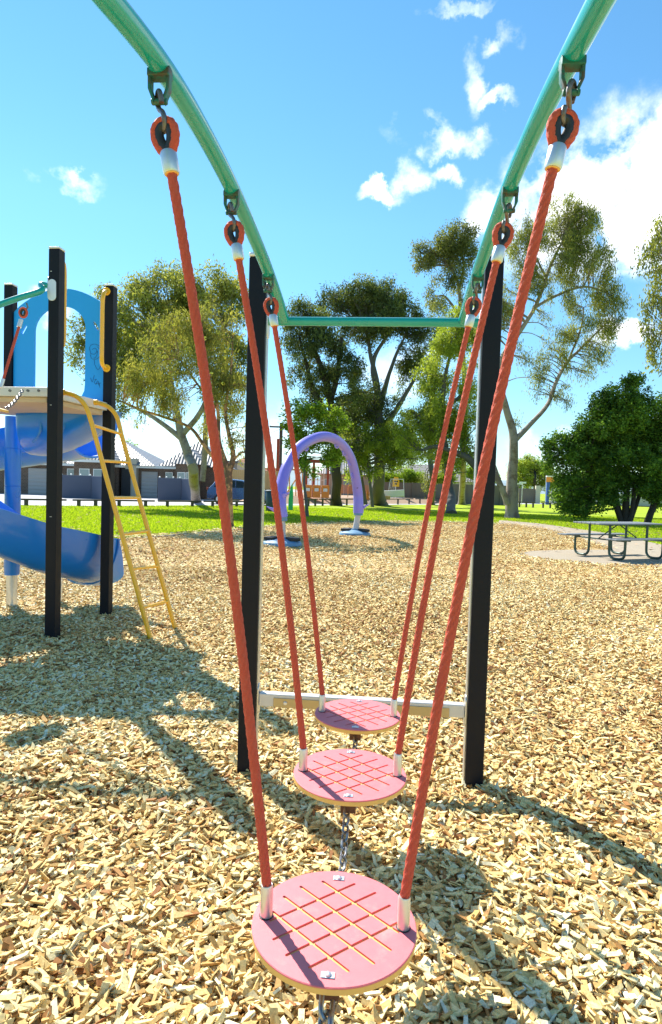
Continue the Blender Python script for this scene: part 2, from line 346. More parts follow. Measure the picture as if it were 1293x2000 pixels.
# kerb strip along the lawn edge
kb=MB()
for a,b in zip(EDGE[:-1],EDGE[1:]):
    a=Vector((*a,0));b=Vector((*b,0));d=(b-a).normalized();n=Vector((-d.y,d.x,0))*.05
    kb.prism([a-n+Vector((0,0,-.05)),b-n+Vector((0,0,-.05)),b+n+Vector((0,0,-.05)),a+n+Vector((0,0,-.05))],(0,0,.085))
o=kb.build('kerb_edging',MT['kerb'],kind='structure')
FE=[(-60,27),(-30,28.2),(-16,29),(-12.5,30.5),(20,69.5),(70,130)]
dn2=Vector((-40,32.5,0)).normalized()
def offs(p,d): return (p[0]+dn2.x*d,p[1]+dn2.y*d)
sheet('road',FE+[(-20,240),(-120,240),(-120,30)],-.006,MT['road'])
sg_=MB(); lo_=[(-6.5,45.6),(-3.5,45.2),(13,63),(13,92),(-20,92)]; hi_=[(-6.0,47.4),(-3.6,47.2),(12.2,64.5),(12.2,91),(-19,91)]
sg_.add([(*p,-.05) for p in lo_]+[(*p,.45) for p in hi_],[(5,6,7,8,9)]+[(i,(i+1)%5,5+(i+1)%5,5+i) for i in range(5)]); sg_.build('site_ground',MT['dirtm'],kind='structure')
sheet('far_verge',[(13.5,67),(33,90),(60,160),(13.5,160)],-.001,MT['lawn'])
# hills on the horizon
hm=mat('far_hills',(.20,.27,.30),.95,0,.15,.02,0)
pts=[];rr=random.Random(3)
hv=[];hf=[];NX,NY=120,8
for j in range(NY):
    for i in range(NX):
        x=-1400+2800*i/(NX-1); y=1500+j*110
        e=math.sin(math.pi*j/(NY-1))
        h=(38+50*(noise.noise(Vector((x*.004,j*.25,1)))+.5*noise.noise(Vector((x*.015,j*.4,4)))))*e
        hv.append((x,y,max(-1,h)))
for j in range(NY-1):
    for i in range(NX-1): a=j*NX+i; hf.append((a,a+1,a+1+NX,a+NX))
mk('hills',hv,hf,hm,smooth=True,kind='structure')

# ------------------------------------------------------------------ point in polygon helper
def inside(P,X,Y):
    r=np.zeros(len(X),bool); n=len(P)
    for i in range(n):
        x0,y0=P[i];x1,y1=P[(i+1)%n]
        c=((y0>Y)!=(y1>Y)); 
        with np.errstate(divide='ignore',invalid='ignore'): xi=(x1-x0)*(Y-y0)/(y1-y0)+x0
        r^=c&(X<xi)
    return r
def relief(x,y): return .012*np.sin(x*2.1+1.3*np.sin(y*1.7))+.010*np.sin(y*2.9+1.1*np.sin(x*2.3))+.006*np.sin(x*7+y*5)
# ------------------------------------------------------------------ wood chips
def chips(n,Y0,Y1,scale,power=1.):
    Y=Y0+(Y1-Y0)*RNG.random(n)**power
    X=(RNG.random(n)*2-1)*(Y*.60+.5+.3*(Y<3))
    ok=inside(CHIP,X,Y); X=X[ok];Y=Y[ok];n=len(X)
    Lh=(.011+.019*RNG.random(n)**1.6)*scale; Wd=(.0045+.0065*RNG.random(n))*scale; Th=(.0013+.0028*RNG.random(n)**2)*scale
    az=RNG.random(n)*2*np.pi; tl=RNG.normal(0,.36,n); rl=RNG.normal(0,.40,n)
    ax=np.stack([np.cos(az)*np.cos(tl),np.sin(az)*np.cos(tl),np.sin(tl)],1)
    sd=np.stack([-np.sin(az),np.cos(az),np.zeros(n)],1)
    up=np.cross(ax,sd); s2=sd*np.cos(rl)[:,None]+up*np.sin(rl)[:,None]; u2=np.cross(ax,s2)
    Z=relief(X,Y)+.012+RNG.random(n)*.022*scale
    C=np.stack([X,Y,Z],1); V=np.empty((n,8,3)); 
    sk=RNG.normal(0,.35,(n,2)); tp=1-.55*RNG.random((n,2))**2; k=0
    for zz in (-1,1):
        for lx,wy in ((-1,-1),(1,-1),(1,1),(-1,1)):
            e=0 if lx<0 else 1
            t=tp[:,e]*wy; l=lx+sk[:,e]*wy*(Wd/Lh)*1.2
            V[:,k]=C+ax*(l*Lh)[:,None]+s2*(t*Wd)[:,None]+u2*(zz*Th)[:,None]; k+=1
    V[:,4:]+=u2[:,None]*0
    F=np.array([(4,5,6,7),(0,1,5,4),(1,2,6,5),(2,3,7,6),(3,0,4,7)])
    FF=(np.arange(n)[:,None,None]*8+F[None]).reshape(-1,4)
    big=np.clip(.5+.28*np.sin(X*1.1+Y*.7)+.2*np.sin(Y*1.9-X*.8),0,1)
    tone=np.clip(RNG.random(n)**.75*.84+.18*big-.02,0,1)
    return V.reshape(-1,3),FF,np.repeat(tone,5)
parts=[chips(58000,.9,4.2,1.05,.75),chips(45000,.9,4.2,.5,.75),chips(115000,4.0,9.5,1.02,.8),chips(150000,9.3,26,1.28,.75)]
Vs=[];Fs=[];Ts=[];o_=0
for V,F,T in parts: Vs.append(V);Fs.append(F+o_);Ts.append(T);o_+=len(V)
chipm=ramp_mat('wood_chips',[(0,(.10,.035,.010)),(.14,(.32,.13,.035)),(.32,(.61,.37,.115)),(.56,(.78,.57,.225)),(.82,(.88,.73,.37)),(.95,(.89,.83,.58)),(1,(.50,.49,.42))],grain=160,rough=.75)
npmesh('wood_chips',np.concatenate(Vs),np.concatenate(Fs),chipm,attr=np.concatenate(Ts),kind='stuff')
# ------------------------------------------------------------------ grass blades
def blades(n):
    Y=11+27*RNG.random(n)**1.0; X=(RNG.random(n)*2-1)*(Y*.60+1)
    ok=~inside(CHIP,X,Y)&~inside(PATH,X,Y)&~inside(FE+[(-20,240),(-120,240),(-120,30)],X,Y); X=X[ok];Y=Y[ok];n=len(X)
    h=.028+.04*RNG.random(n); a=RNG.random(n)*np.pi; wv=.006+.010*RNG.random(n)+.0004*Y
    V=np.zeros((n,3,3)); V[:,0]=np.stack([X-np.cos(a)*wv,Y-np.sin(a)*wv,np.full(n,-.012)],1); V[:,1]=np.stack([X+np.cos(a)*wv,Y+np.sin(a)*wv,np.full(n,-.012)],1)
    V[:,2]=np.stack([X+RNG.normal(0,.02,n),Y+RNG.normal(0,.02,n),h],1)
    F=(np.arange(n)[:,None]*3+np.arange(3)[None]); return V.reshape(-1,3),F,RNG.random(n)
V,F,T=blades(330000)
gm=ramp_mat('grass_blades',[(0,(.16,.26,.012)),(.5,(.32,.42,.02)),(1,(.50,.54,.05))],trans=.5,tcol=(1.25,1.3,.6),rough=.6)
npmesh('grass',V,F,gm,attr=T,kind='stuff')
def litter(n):
    Y=14+20*RNG.random(n); X=(RNG.random(n)*2-1)*(Y*.58); ok=~inside(CHIP,X,Y)&~inside(FE+[(-20,240),(-120,240),(-120,30)],X,Y); X=X[ok];Y=Y[ok];n=len(X)
    V=np.zeros((n,4,3)); a=RNG.random(n)*6.28; l=.03+.05*RNG.random(n)
    for k,(p,q) in enumerate(((-1,0),(0,-.4),(1,0),(0,.4))):
        V[:,k,0]=X+(p*np.cos(a)-q*np.sin(a))*l; V[:,k,1]=Y+(p*np.sin(a)+q*np.cos(a))*l; V[:,k,2]=.035+RNG.random(n)*.03
    npmesh('fallen_leaves',V.reshape(-1,3),np.arange(n*4).reshape(n,4),MT['bark_o'],kind='stuff')
litter(2600)
# chips kicked on to the lawn and the path
EP=np.array(EDGE[1:]+PLO); ei=RNG.integers(0,len(EP)-1,2600); et=RNG.random(2600)[:,None]; ec=EP[ei]*(1-et)+EP[ei+1]*et+np.stack([RNG.normal(0,.12,2600),np.abs(RNG.normal(0,.35,2600))],1)
l_=.02+.03*RNG.random(2600); a_=RNG.random(2600)*6.28; V=np.zeros((2600,4,3))
for k,(p,q) in enumerate(((-1,-.4),(1,-.3),(.8,.4),(-1,.35))):
    V[:,k,0]=ec[:,0]+(p*np.cos(a_)-q*np.sin(a_))*l_; V[:,k,1]=ec[:,1]+(p*np.sin(a_)+q*np.cos(a_))*l_; V[:,k,2]=.045+.02*RNG.random(2600)
npmesh('stray_chips',V.reshape(-1,3),np.arange(2600*4).reshape(2600,4),chipm,attr=RNG.random(2600),kind='stuff')
# ------------------------------------------------------------------ climbing frame in the foreground
TH=R(-4.74); nV=Vector((math.cos(TH),math.sin(TH),0)); mV=Vector((-math.sin(TH),math.cos(TH),0))
def Wp(u,v,z): return nV*(u-.069)+mV*v+Vector((0,0,z))
MW=Matrix((nV,mV,Vector((0,0,1)))).transposed().to_4x4(); 
def MWat(u,v,z=0): m=MW.copy(); m.translation=Wp(u,v,z); return m
fr=thing('overhead_climber',Wp(0,2.76,0),'teal twin overhead rails on two black posts above the pink discs','play climber')
ZB=2.062
for s in (-1,1):
    c=.006; q=.0395
    po=MB().box((-q,-q,-.3),(q,q,2.335),MWat(s*.513,2.762)).build('post',MT['black'],fr,bev=.006)
    MB().box((-q-.002,-q-.002,2.3355),(q+.002,q+.002,2.355),MWat(s*.513,2.762)).build('post_cap',MT['cap'],po,bev=.007)
    # inner aluminium strip
    MB().box((-.0025,-.020,.02),(.0025,.020,2.25),MWat(s*(.513-q-.0027),2.762)).build('edge_strip',MT['silver'],po)
    pts=[Wp(s*.3925,2.74,2.066),Wp(s*.3925,2.62,2.095),Wp(s*.3925,2.35,2.139),Wp(s*.3925,2.05,2.168),Wp(s*.3925,1.78,2.181),Wp(s*.3925,1.5,2.176),Wp(s*.3925,1.21,2.146),Wp(s*.3925-(.022 if s<0 else 0),.9,2.10),Wp(s*.3925-(.045 if s<0 else 0),.5,2.02),Wp(s*.3925,0,1.86),Wp(s*.3925,-.5,1.62),Wp(s*.3925,-.9,1.35)]
    ra=MB().tube(spline(pts,8),.0225,24).build('top_rail',MT['teal'],fr,smooth=True)
    for v,z in ((2.354,2.116),(1.779,2.158),(1.207,2.122),(.62,2.025)):
        b=MB(); Mx=MWat(s*.3925,v,z)
        # saddle plate with two cheeks and a hole between them
        b.box((-.022,-.013,-.004),(.022,.013,.012),Mx)
        for q2 in (-1,1):
            b.prism([Mx@Vector(p) for p in ((q2*.0225,-.009,.016),(q2*.0215,-.009,-.026),(q2*.010,-.009,-.054),(q2*.0080,-.009,-.044),(q2*.0150,-.009,-.024),(q2*.0150,-.009,.016))],mV*.018)
        b.cyl(Mx@Vector((-.016,0,-.048)),Mx@Vector((.016,0,-.048)),.006,12)
        b.build('rope_bracket',MT['brk'],ra,bev=.002)
    fl=MB(); fl.prism([Wp(s*.4705,2.762+math.cos(a)*.026,ZB-.01+math.sin(a)*.026+(.04 if math.sin(a)>0 else -.04)) for a in [2*math.pi*k/24 for k in range(24)]],nV*(-s*.007))
    fl.build('flange_plate',MT['cap'],po,bev=.0015)
    lf=MB(); lf.prism([Wp(s*.4705,2.762+math.cos(a)*.026,.352+math.sin(a)*.026+(.045 if math.sin(a)>0 else -.045)) for a in [2*math.pi*k/24 for k in range(24)]],nV*(-s*.007))
    lf.build('lower_flange',MT['silver'],po,bev=.0015)
MB().tube([Wp(-.463,2.755,ZB),Wp(.463,2.755,ZB)],.0195,24).build('crossbar',MT['teal'],fr,smooth=True)
br=MB().box((-.463,-.022,.322),(.463,.022,.382),MWat(0,2.762)).build('bottom_rail',MT['deck'],fr,bev=.006)
MB().box((-.395,-.0265,.324),(.395,-.0225,.366),MWat(0,2.762)).build('cover_plate',MT['tanp'],br,bev=.0015)
for u in (-.34,-.02,.34):
    MB().lathe((0,0,0),[(.009,0),(.009,.002),(.006,.005)],16).xf(MWat(u,2.735,.345)@Matrix.Rotation(R(90),4,'X')).build('bolt',MT['silver'],br,smooth=True)
    
# ---- stepping discs (one built in local space at disc centre, then copied)
RD=.165
def cutter(ang):
    b=MB(); Mr=Matrix.Rotation(ang,4,'Z')
    for o in (-.072,-.024,.024,.072):
        hl=math.sqrt(.128**2-o*o); w_=.0032; poly=[]
        for k in range(7): a=-math.pi/2+math.pi*k/6; poly.append((hl+w_*math.cos(a),o+w_*math.sin(a),-.01))
        for k in range(7): a=math.pi/2+math.pi*k/6; poly.append((-hl+w_*math.cos(a),o+w_*math.sin(a),-.01))
        b.prism([Mr@Vector(p) for p in poly],(0,0,.03))
    return mk('cut',b.v,b.f,MT['core'])
def boolean(o,cs):
    for c in cs:
        m=o.modifiers.new('x','BOOLEAN'); m.operation='DIFFERENCE'; m.solver='EXACT'; m.object=c
    dg=bpy.context.evaluated_depsgraph_get(); me=bpy.data.meshes.new_from_object(o.evaluated_get(dg)); old=o.data; o.modifiers.clear(); o.data=me
    for c in cs: bpy.data.objects.remove(c)
st=thing('stepping_disc',(0,0,0),'x','stepping disc','rope hung stepping discs')
topd=MB().lathe((0,0,0),[(RD-.0022,-.0032),(RD,-.0030),(RD,-.0012),(RD-.0015,0)],96).build('disc_top',MT['pink'],st,local=True)
boolean(topd,[cutter(R(40)),cutter(R(-40))])
MB().lathe((0,0,0),[(RD-.004,-.0170),(RD-.0005,-.0145),(RD-.0002,-.0036),(RD-.003,-.0033)],96).build('disc_core',MT['core'],st,smooth=True,local=True)
for s in (-1,1):
    b=MB().box((-.0125,-.0075,0.0002),(.0125,.0075,.0018),Matrix.Translation((0,s*.138,0))); bp_=b.build('bolt_plate',MT['silver'],topd,local=True,bev=.0008)
    MB().lathe((0,s*.138,.0018),[(.006,0),(.0055,.0025),(.003,.0035)],16).build('bolt',MT['silver'],topd,smooth=True,local=True)
    b=MB().box((-.021,-.006,-.052),(.021,.006,-.017),Matrix.Translation((0,s*.128,0))); b.build('chain_lug',MT['rust'],st,local=True,bev=.003)
    # rope assembly
    T0=Vector((s*.3925,0,1.618)); B0=Vector((s*.139,0,.064)); ax=(B0-T0).normalized(); Ln=(B0-T0).length
    def q(t,x=0,y=0):
        c_=Vector((0,0,0)); ex=Vector((-ax.z,0,ax.x)); sag=.018*math.sin(math.pi*max(0,min(1,t/Ln)))
        return T0+ax*t+ex*x+Vector((0,1,0))*y+Vector((-s*sag,0,0))
    path=[q(t) for t in np.arange(.135,Ln+.005,.0035)]
    ro=MB().tube(path,.0091,18,lobes=6,amp=.38,pitch=.14).build('rope',MT['rope'],st,smooth=False,local=True)
    ro.data.polygons.foreach_set('use_smooth',[True]*len(ro.data.polygons))
    # eye loop (teardrop)
    lp=[]
    for k in range(61):
        a=math.pi*2*k/60; r=.0245
        yy=math.sin(a/2)
        lp.append((a,))
    tear=[]
    for k in range(49):
        t=k/48; a=-math.pi*1.5+ (t)*2*math.pi  # around
        cx=.0215*math.sin(2*math.pi*t)*(1 if True else 1); cy=-math.cos(2*math.pi*t)
        tear.append((.026*math.sin(2*math.pi*t)*(.55+.45*math.cos(math.pi*(t-.5)*1.0)**2)*1.05, .0335*cy))
    yaw=R(12)*s
    loop=[q(.070-y_*.95,x_*math.cos(yaw),x_*math.sin(yaw)) for x_,y_ in tear]
    MB().tube(loop,.0088,14,lobes=6,amp=.28,pitch=.1).build('rope_eye',MT['rope'],ro,smooth=True,local=True)
    th=[q(.070-y_*.70,x_*.62*math.cos(yaw),x_*.62*math.sin(yaw)) for x_,y_ in tear]
    MB().tube(th,.0085,10,flat=1.25).build('thimble',MT['thim'],ro,smooth=True,local=True)
    MB().tube([q(.098),q(.102),q(.137),q(.141)],[.0145,.0165,.0165,.0145],24).build('ferrule',MT['silver'],ro,smooth=True,local=True)
    MB().tube([q(.1412),q(.1425)],[.0135,.0125],24).build('ferrule_mouth',MT['core'],ro,smooth=True,local=True)
    hk=[]
    for k in range(40):
        t=k/39; 
        if t<.5: a=R(200)-t*2*R(260); c_=(0.0,-.004); hk.append((.0125*math.cos(a)+0,.012*math.sin(a)-.006-0))
        else:
            a=R(120)+(t-.5)*2*R(260); hk.append((.0125*math.cos(a)+.001,.014*math.sin(a)+.030))
    # S-hook: upper loop round the bracket pin, lower loop through the thimble
    up=[( .0125*math.cos(a), -.002-.013*math.sin(a)) for a in [R(-20)+R(200)*k/14 for k in range(15)]]
    S=[(.0125,.010),(.0130,-.004),(.009,-.014),(0,-.018),(-.010,-.013),(-.0125,-.002),(-.008,.010),(.003,.020),(.011,.030),(.012,.042),(.007,.053),(-.002,.056),(-.010,.050),(-.0125,.040),(-.012,.033)]
    MB().tube([q(t_,x_*.55,x_*.9*s) for x_,t_ in [(p.x,p.y) for p in spline([(a,b,0) for a,b in S],5)]],.0052,10).build('s_hook',MT['hook'],ro,smooth=True,local=True)
    # lower ferrule standing on the disc
    MB().tube([Vector((s*.1385,0,.0)),Vector((s*.1385,0,.062)),Vector((s*.1387,0,.0655))],[.0125,.0125,.0112],24).build('lower_ferrule',MT['silver'],ro,smooth=True,local=True)
    MB().tube([Vector((s*.1385,0,-.0003)),Vector((s*.1385,0,.0015))],.0145,20).build('socket_ring',MT['thim'],topd,smooth=True,local=True)
SP=[(Wp(0,1.207,.456),R(0),R(0)),(Wp(0,1.779,.495),0,0),(Wp(0,2.354,.459),0,0)]
labs=['nearest and largest of the three pink discs, hung on two red ropes','middle one of the three pink discs, hung on two red ropes','half shaded pink stepping disc on red ropes, closest to the silver bottom rail']
for i,(p,_,_) in enumerate(SP):
    o=st if i==0 else copy_tree(st)
    o.location=p; o.rotation_euler=(0,0,TH+(0,R(1.5),R(-1))[i]); o['label']=labs[i]; o['group']='rope hung stepping discs'
# ---- chains between the discs
def chain(a,b,sag,label,name='chain',m=None,wire=.0032,link=.030,grp='short steel chains joining the discs'):
    a=Vector(a);b=Vector(b); N_=40; P=[a.lerp(b,t/N_)-Vector((0,0,4*sag*(t/N_)*(1-t/N_))) for t in range(N_+1)]
    L_=[0]
    for p,q_ in zip(P[:-1],P[1:]): L_.append(L_[-1]+(q_-p).length)
    n=max(2,int(L_[-1]/(link*.76))); bld=MB()
    def pt(s_):
        for i in range(N_):
            if s_<=L_[i+1]: return P[i].lerp(P[i+1],(s_-L_[i])/(L_[i+1]-L_[i]))
        return P[-1]
    for i in range(n):
        s_=L_[-1]*(i+.5)/n; c=pt(s_); d=(pt(min(L_[-1],s_+.01))-pt(max(0,s_-.01))).normalized()
        sidev=d.cross(Vector((0,0,1))); sidev=(sidev if sidev.length>.1 else Vector((1,0,0))).normalized(); u2=d.cross(sidev)
        e=(sidev+u2).normalized() if i%2 else (sidev-u2).normalized()
        h=link*.23; w_=.0085*link/.03; ring=[]
        for k in range(8): an=-math.pi/2+math.pi*k/7; ring.append(c+d*(h+w_*math.cos(an))+e*w_*math.sin(an))
        for k in range(8): an=math.pi/2+math.pi*k/7; ring.append(c+d*(-h+w_*math.cos(an))+e*w_*math.sin(an))
        bld.tube(ring,wire,8,closed=True)
    mid=a.copy(); bld.v=[v-mid for v in bld.v]
    o=bld.build(name,m or MT['chainm'],smooth=True,local=True); o.location=mid; top(o,label,'chain',grp); return o
def lug(i,s): return SP[i][0]+mV*(s*.128)+Vector((0,0,-.038))
chain(lug(0,-1),Wp(0,.72,.42),.05,'steel chain hanging below the front edge of the nearest pink disc',link=.048,wire=.0052)
chain(lug(1,-1),lug(0,1),.045,'steel chain running from the middle pink disc down to the nearest one')
chain(lug(2,-1),lug(1,1),.05,'short dark chain between the far pink disc and the middle one')
chain(lug(2,1),Wp(0,2.74,.36),.03,'chain behind the far pink disc leading to the silver bottom rail')

# ------------------------------------------------------------------ play tower with slide
A=Vector((-2.262,5.035,0)); B=Vector((-2.150,5.935,0)); C=Vector((-3.27,6.26,0)); D=Vector((-3.38,5.2,0))
TW=thing('play_tower',(A+B+C+D)/4,'play tower with blue arch panel, blue spiral slide and yellow ladder','play tower')
dab=(B-A).normalized(); rot=Matrix.Rotation(math.atan2(dab.y,dab.x)-math.pi/2,4,'Z')
for P_,h in ((A,3.16),(B,3.16),(C,3.24),(D,3.16)):
    m=rot.copy(); m.translation=P_; q_=.045
    if P_ is C or P_ is D: pz0=-.3
    po=MB().box((-q_,-q_,2.0 if P_ is C else -.3),(q_,q_,h),m).build('post',MT['black'],TW,bev=.006)
    MB().box((-q_-.002,-q_-.002,h+.0005),(q_+.002,q_+.002,h+.018),m).build('post_cap',MT['cap'],po,bev=.006)
    if P_ is A:
        for (u_,z_,w_,h_) in ((-.02,2.98,.012,.004),(.02,2.8,.003,.02),(-.01,1.92,.014,.003),(.0,1.02,.018,.003)):
            MB().box((u_-w_/2,-q_-.0012,z_),(u_+w_/2,-q_-.0002,z_+h_),m).build('scratch',MT['white'],po)
    pa=po if P_ is A else None
    if P_ is A: postA=po
    if P_ is B: postB=po
# deck: aluminium fascia, tan underside
dk=MB(); ins=.05
poly=[A+Vector((-.045,-.03,0)),B+Vector((.0,-.05,0)),C+Vector((.05,-.05,0)),D+Vector((-.6,0,0))]
dk=MB().prism([p+Vector((0,0,1.99)) for p in poly],(0,0,.075)).build('deck',MT['deck'],TW,bev=.004)
MB().prism([ (p.lerp((A+B+C+D)/4,.06))+Vector((0,0,1.945)) for p in poly],(0,0,.043)).build('deck_underframe',MT['decku'],dk,bev=.004)
nA=(B-A).normalized().cross(Vector((0,0,1)))
for t_ in (.12,.3,.6,.93):
    p=A.lerp(B,t_)+nA*.045+Vector((0,0,2.03))
for x_ in (20,55,76):
    p=at(x_,763,4.98); MB().cyl(p,p+Vector((0,-.01,0)),.011,12).build('bolt',MT['hook'],dk,smooth=True)
for x_,y_ in ((170,779),(140,770)):
    p=at(x_,y_,5.4)
# arch panel between B and C
e=(B-C).normalized(); nrm=Vector((e.y,-e.x,0)); Lp=(B-C).length
def pan(u,z): return C+e*(u)+Vector((0,0,z))+Vector((0,-.0,0))
outer=[];inner=[]
u0,u1=.05,Lp-.05; zt=3.15; 
for k in range(41):
    t=k/40
    if t<.3: outer.append((u0,2.07+(2.98-2.07)*t/.3))
    elif t>.7: outer.append((u1,2.07+(2.98-2.07)*(1-t)/.3))
    else:
        a=(t-.3)/.4; outer.append((u0+(u1-u0)*a,2.98+.20*math.sin(math.pi*a)**.8))
    iu0,iu1=.30,Lp-.27; 
    if t<.3:
        zz=2.07+(2.78-2.07)*t/.3; fl_=.10*max(0,1-(zz-2.07)/.16)**2; inner.append((iu0-fl_*0,zz))
    elif t>.7:
        zz=2.07+(2.78-2.07)*(1-t)/.3; fl_=.10*max(0,1-(zz-2.07)/.16)**2; inner.append((iu1-fl_,zz))
    else:
        a=(t-.3)/.4; an=math.pi*(1-a); inner.append(((iu0+iu1)/2+(iu1-iu0)/2*math.cos(an),2.78+.23*math.sin(an)))
vs=[];fs=[]
for off in (0,.022):
    for l_ in (outer,inner):
        for u,z in l_: vs.append(pan(u,z)+nrm*(off-.011))
n=41
for i in range(n-1):
    fs+=[(i,i+1,n+i+1,n+i),(2*n+i,3*n+i,3*n+i+1,2*n+i+1),(i,2*n+i,2*n+i+1,i+1),(n+i,n+i+1,3*n+i+1,3*n+i)]
fs+=[(0,n,3*n,2*n),(n-1,3*n-1,4*n-1,2*n-1)]
pl=mk('arch_panel',vs,fs,MT['bluel'],TW)
cs=[]
for u,z,an in ((.175,2.80,-35),(Lp-.155,2.80,35)):
    cpoly=[]
    for k in range(16):
        a=2*math.pi*k/16; x_=.016*math.cos(a); y_=.016*math.sin(a)+(.035 if math.sin(a)>0 else -.035)
        ca,sa=math.cos(R(an)),math.sin(R(an)); X_=x_*ca-y_*sa; Y_=x_*sa+y_*ca
        cpoly.append(pan(u+X_,z+Y_)-nrm*.05)
    b=MB().prism(cpoly,nrm*.1); off=base_of(TW); cc=mk('cut',[v-off for v in b.v],b.f,MT['bluel']); cs.append(cc)
# boolean in the panel's own space
pl.parent=None; boolean(pl,cs); pl.parent=TW; bevel(pl,.003)
# graffiti scribbles on the panel
def scrib(strokes,name):
    b=MB()
    for s_ in strokes:
        P_=[]
        for x_,y_ in s_:
            d=ray(x_,y_); o_=Vector((0,0,CH)); pp=C-Vector((0,0,0))+(-nrm if nrm.y>0 else nrm)*.0125
            t=(pp-o_).dot(nrm)/d.dot(nrm); P_.append(o_+d*t)
        b.tube(spline(P_,6),.0016,6)
    return b.build(name,MT['ink'],pl)
scrib([[(177,690),(175,678),(183,672),(195,677),(197,690),(191,700),(180,701),(176,692)],[(176,690),(184,692),(190,686),(188,696),(183,700)],[(190,678),(198,686),(197,700),(196,715),(191,722),(185,712),(184,703)],[(180,683),(186,680),(190,688)]],'graffiti_scribble')
scrib([[(177,738),(180,746),(184,733)],[(184,742),(188,741),(184,746),(187,750),(190,748)],[(187,751),(191,744),(193,753)],[(190,750),(197,748)],[(194,749),(195,757)]],'graffiti_scrawl')
# yellow grab handles
def grab(pts,r,name='grab_handle'):
    return MB().tube(spline(pts,8),r,14).build(name,MT['yellow'],TW,smooth=True)
gB=grab([at(209,569,5.88),at(204,571,5.80),at(201,582,5.76),at(200,600,5.76),at(199,680,5.76),at(199,706,5.77),at(202,715,5.80),at(208,719,5.88)],.0195)
for y_ in (569,719): MB().cyl(at(208,y_,5.895),at(208,y_,5.875),.036,20).build('mounting_foot',MT['yellow'],gB,bev=.004)
gA=grab([at(114,508,5.09),at(122,513,5.12),at(125,532,5.14),at(124.5,600,5.14),at(124,655,5.14),at(121,674,5.12),at(113,681,5.09)],.022)
# ladder
ld=None; st1=[];st2=[]
g1=gnd(302,1253); g2=gnd(349,1230)
def strg(x0,x1,x2,x3,Y0,g):
    a0=at(*x0,Y0);a1=at(*x1,Y0-.01);a2=at(*x2,Y0-.02)
    return [a0,a1,a2,at(*x3,Y0-.03)]
P1=strg((124,766),(150,775),(168,795),(180,830),5.16,g1); P2=strg((188,786),(212,795),(228,814),(237,848),5.60,g2)
def ladpath(P,g):
    s_=spline(P,8); e_=P[-1]; g0=g-Vector((0,0,.1)); return s_+[e_.lerp(g0,t) for t in (.25,.5,.75,1)]
lp1=ladpath(P1,g1); lp2=ladpath(P2,g2)
l1=MB().tube(lp1,.0195,16).build('ladder_rail',MT['yellow'],TW,smooth=True)
l2=MB().tube(lp2,.0195,16).build('ladder_rail',MT['yellow'],TW,smooth=True)
for y1,y2,x1_,x2_ in ((829,835,181,233),(901,903,207,248),(971,973,229,269),(1044,1038,254,289),(1112,1106,276,312),(1187,1174,297,327)):
    def onr(P,g,y):
        a_=P[-1]; b_=g-Vector((0,0,.1)); best=None
        for k in range(200):
            p=a_.lerp(b_,k/199) if k>=0 else a_
            d=p-Vector((0,0,CH)); yy=1000-FPX*d.dot(Uv)/d.dot(Fv)
            if best is None or abs(yy-y)<best[0]: best=(abs(yy-y),p)
        return best[1]
    MB().tube([onr(P1,g1,y1),onr(P2,g2,y2)],.0135,12).build('rung',MT['yellow'],TW,smooth=True)
for p in (P1[0],P2[0]): MB().cyl(p+Vector((-.02,0,0)),p+Vector((.012,0,0)),.026,16).build('ladder_foot_plate',MT['yellow'],l1 if p is P1[0] else l2,bev=.003)
# spiral slide
SC=Vector((-3.27,6.33,0))
def slide_sec(th,rc,zb,hw,hh,back=0):
    c=SC+Vector((math.cos(th),math.sin(th),0))*rc; rd=Vector((math.cos(th),math.sin(th),0))
    return c,rd,zb,hw,hh
secs=[]
for k in range(73):
    t=k/72; thd=42+(358-42)*t; zb=float(np.interp(thd,[22,60,90,135,180,225,270,315,350,362],[1.58,1.56,1.50,1.38,1.22,1.0,.74,.44,.29,.26])); hh=min(.47,2.03-zb)
    secs.append((*slide_sec(R(thd),.80,zb,.30,max(.12,hh)),thd))
def trough(secs,name,m,parent,thk=.022):
    vs=[];fs=[];n=19
    for c,rd,zb,hw,hh,_ in secs:
        ring=[]
        for k in range(n):
            a=math.pi*k/(n-1); x_=-math.cos(a); s_=math.sin(a)
            ring.append(c+rd*(hw*math.copysign(abs(x_)**.8,x_))+Vector((0,0,zb+hh*(1-s_**1.15))))
        ins_=[]
        for k in range(n):
            a=math.pi*k/(n-1); x_=-math.cos(a); s_=math.sin(a)
            ins_.append(c+rd*((hw-thk)*math.copysign(abs(x_)**.8,x_))+Vector((0,0,zb+thk*s_+(hh)*(1-s_**1.15))))
        vs+=ring+ins_[::-1]
    m_=2*n
    for i in range(len(secs)-1):
        for k in range(m_): fs.append((i*m_+k,i*m_+(k+1)%m_,(i+1)*m_+(k+1)%m_,(i+1)*m_+k))
    fs+=[tuple(range(m_))[::-1],tuple((len(secs)-1)*m_+k for k in range(m_))]
    o=mk(name,vs,fs,m,parent,smooth=True); mo=o.modifiers.new('e','EDGE_SPLIT'); mo.split_angle=R(45); return o
slide=trough(secs,'spiral_slide',MT['blue'],TW)
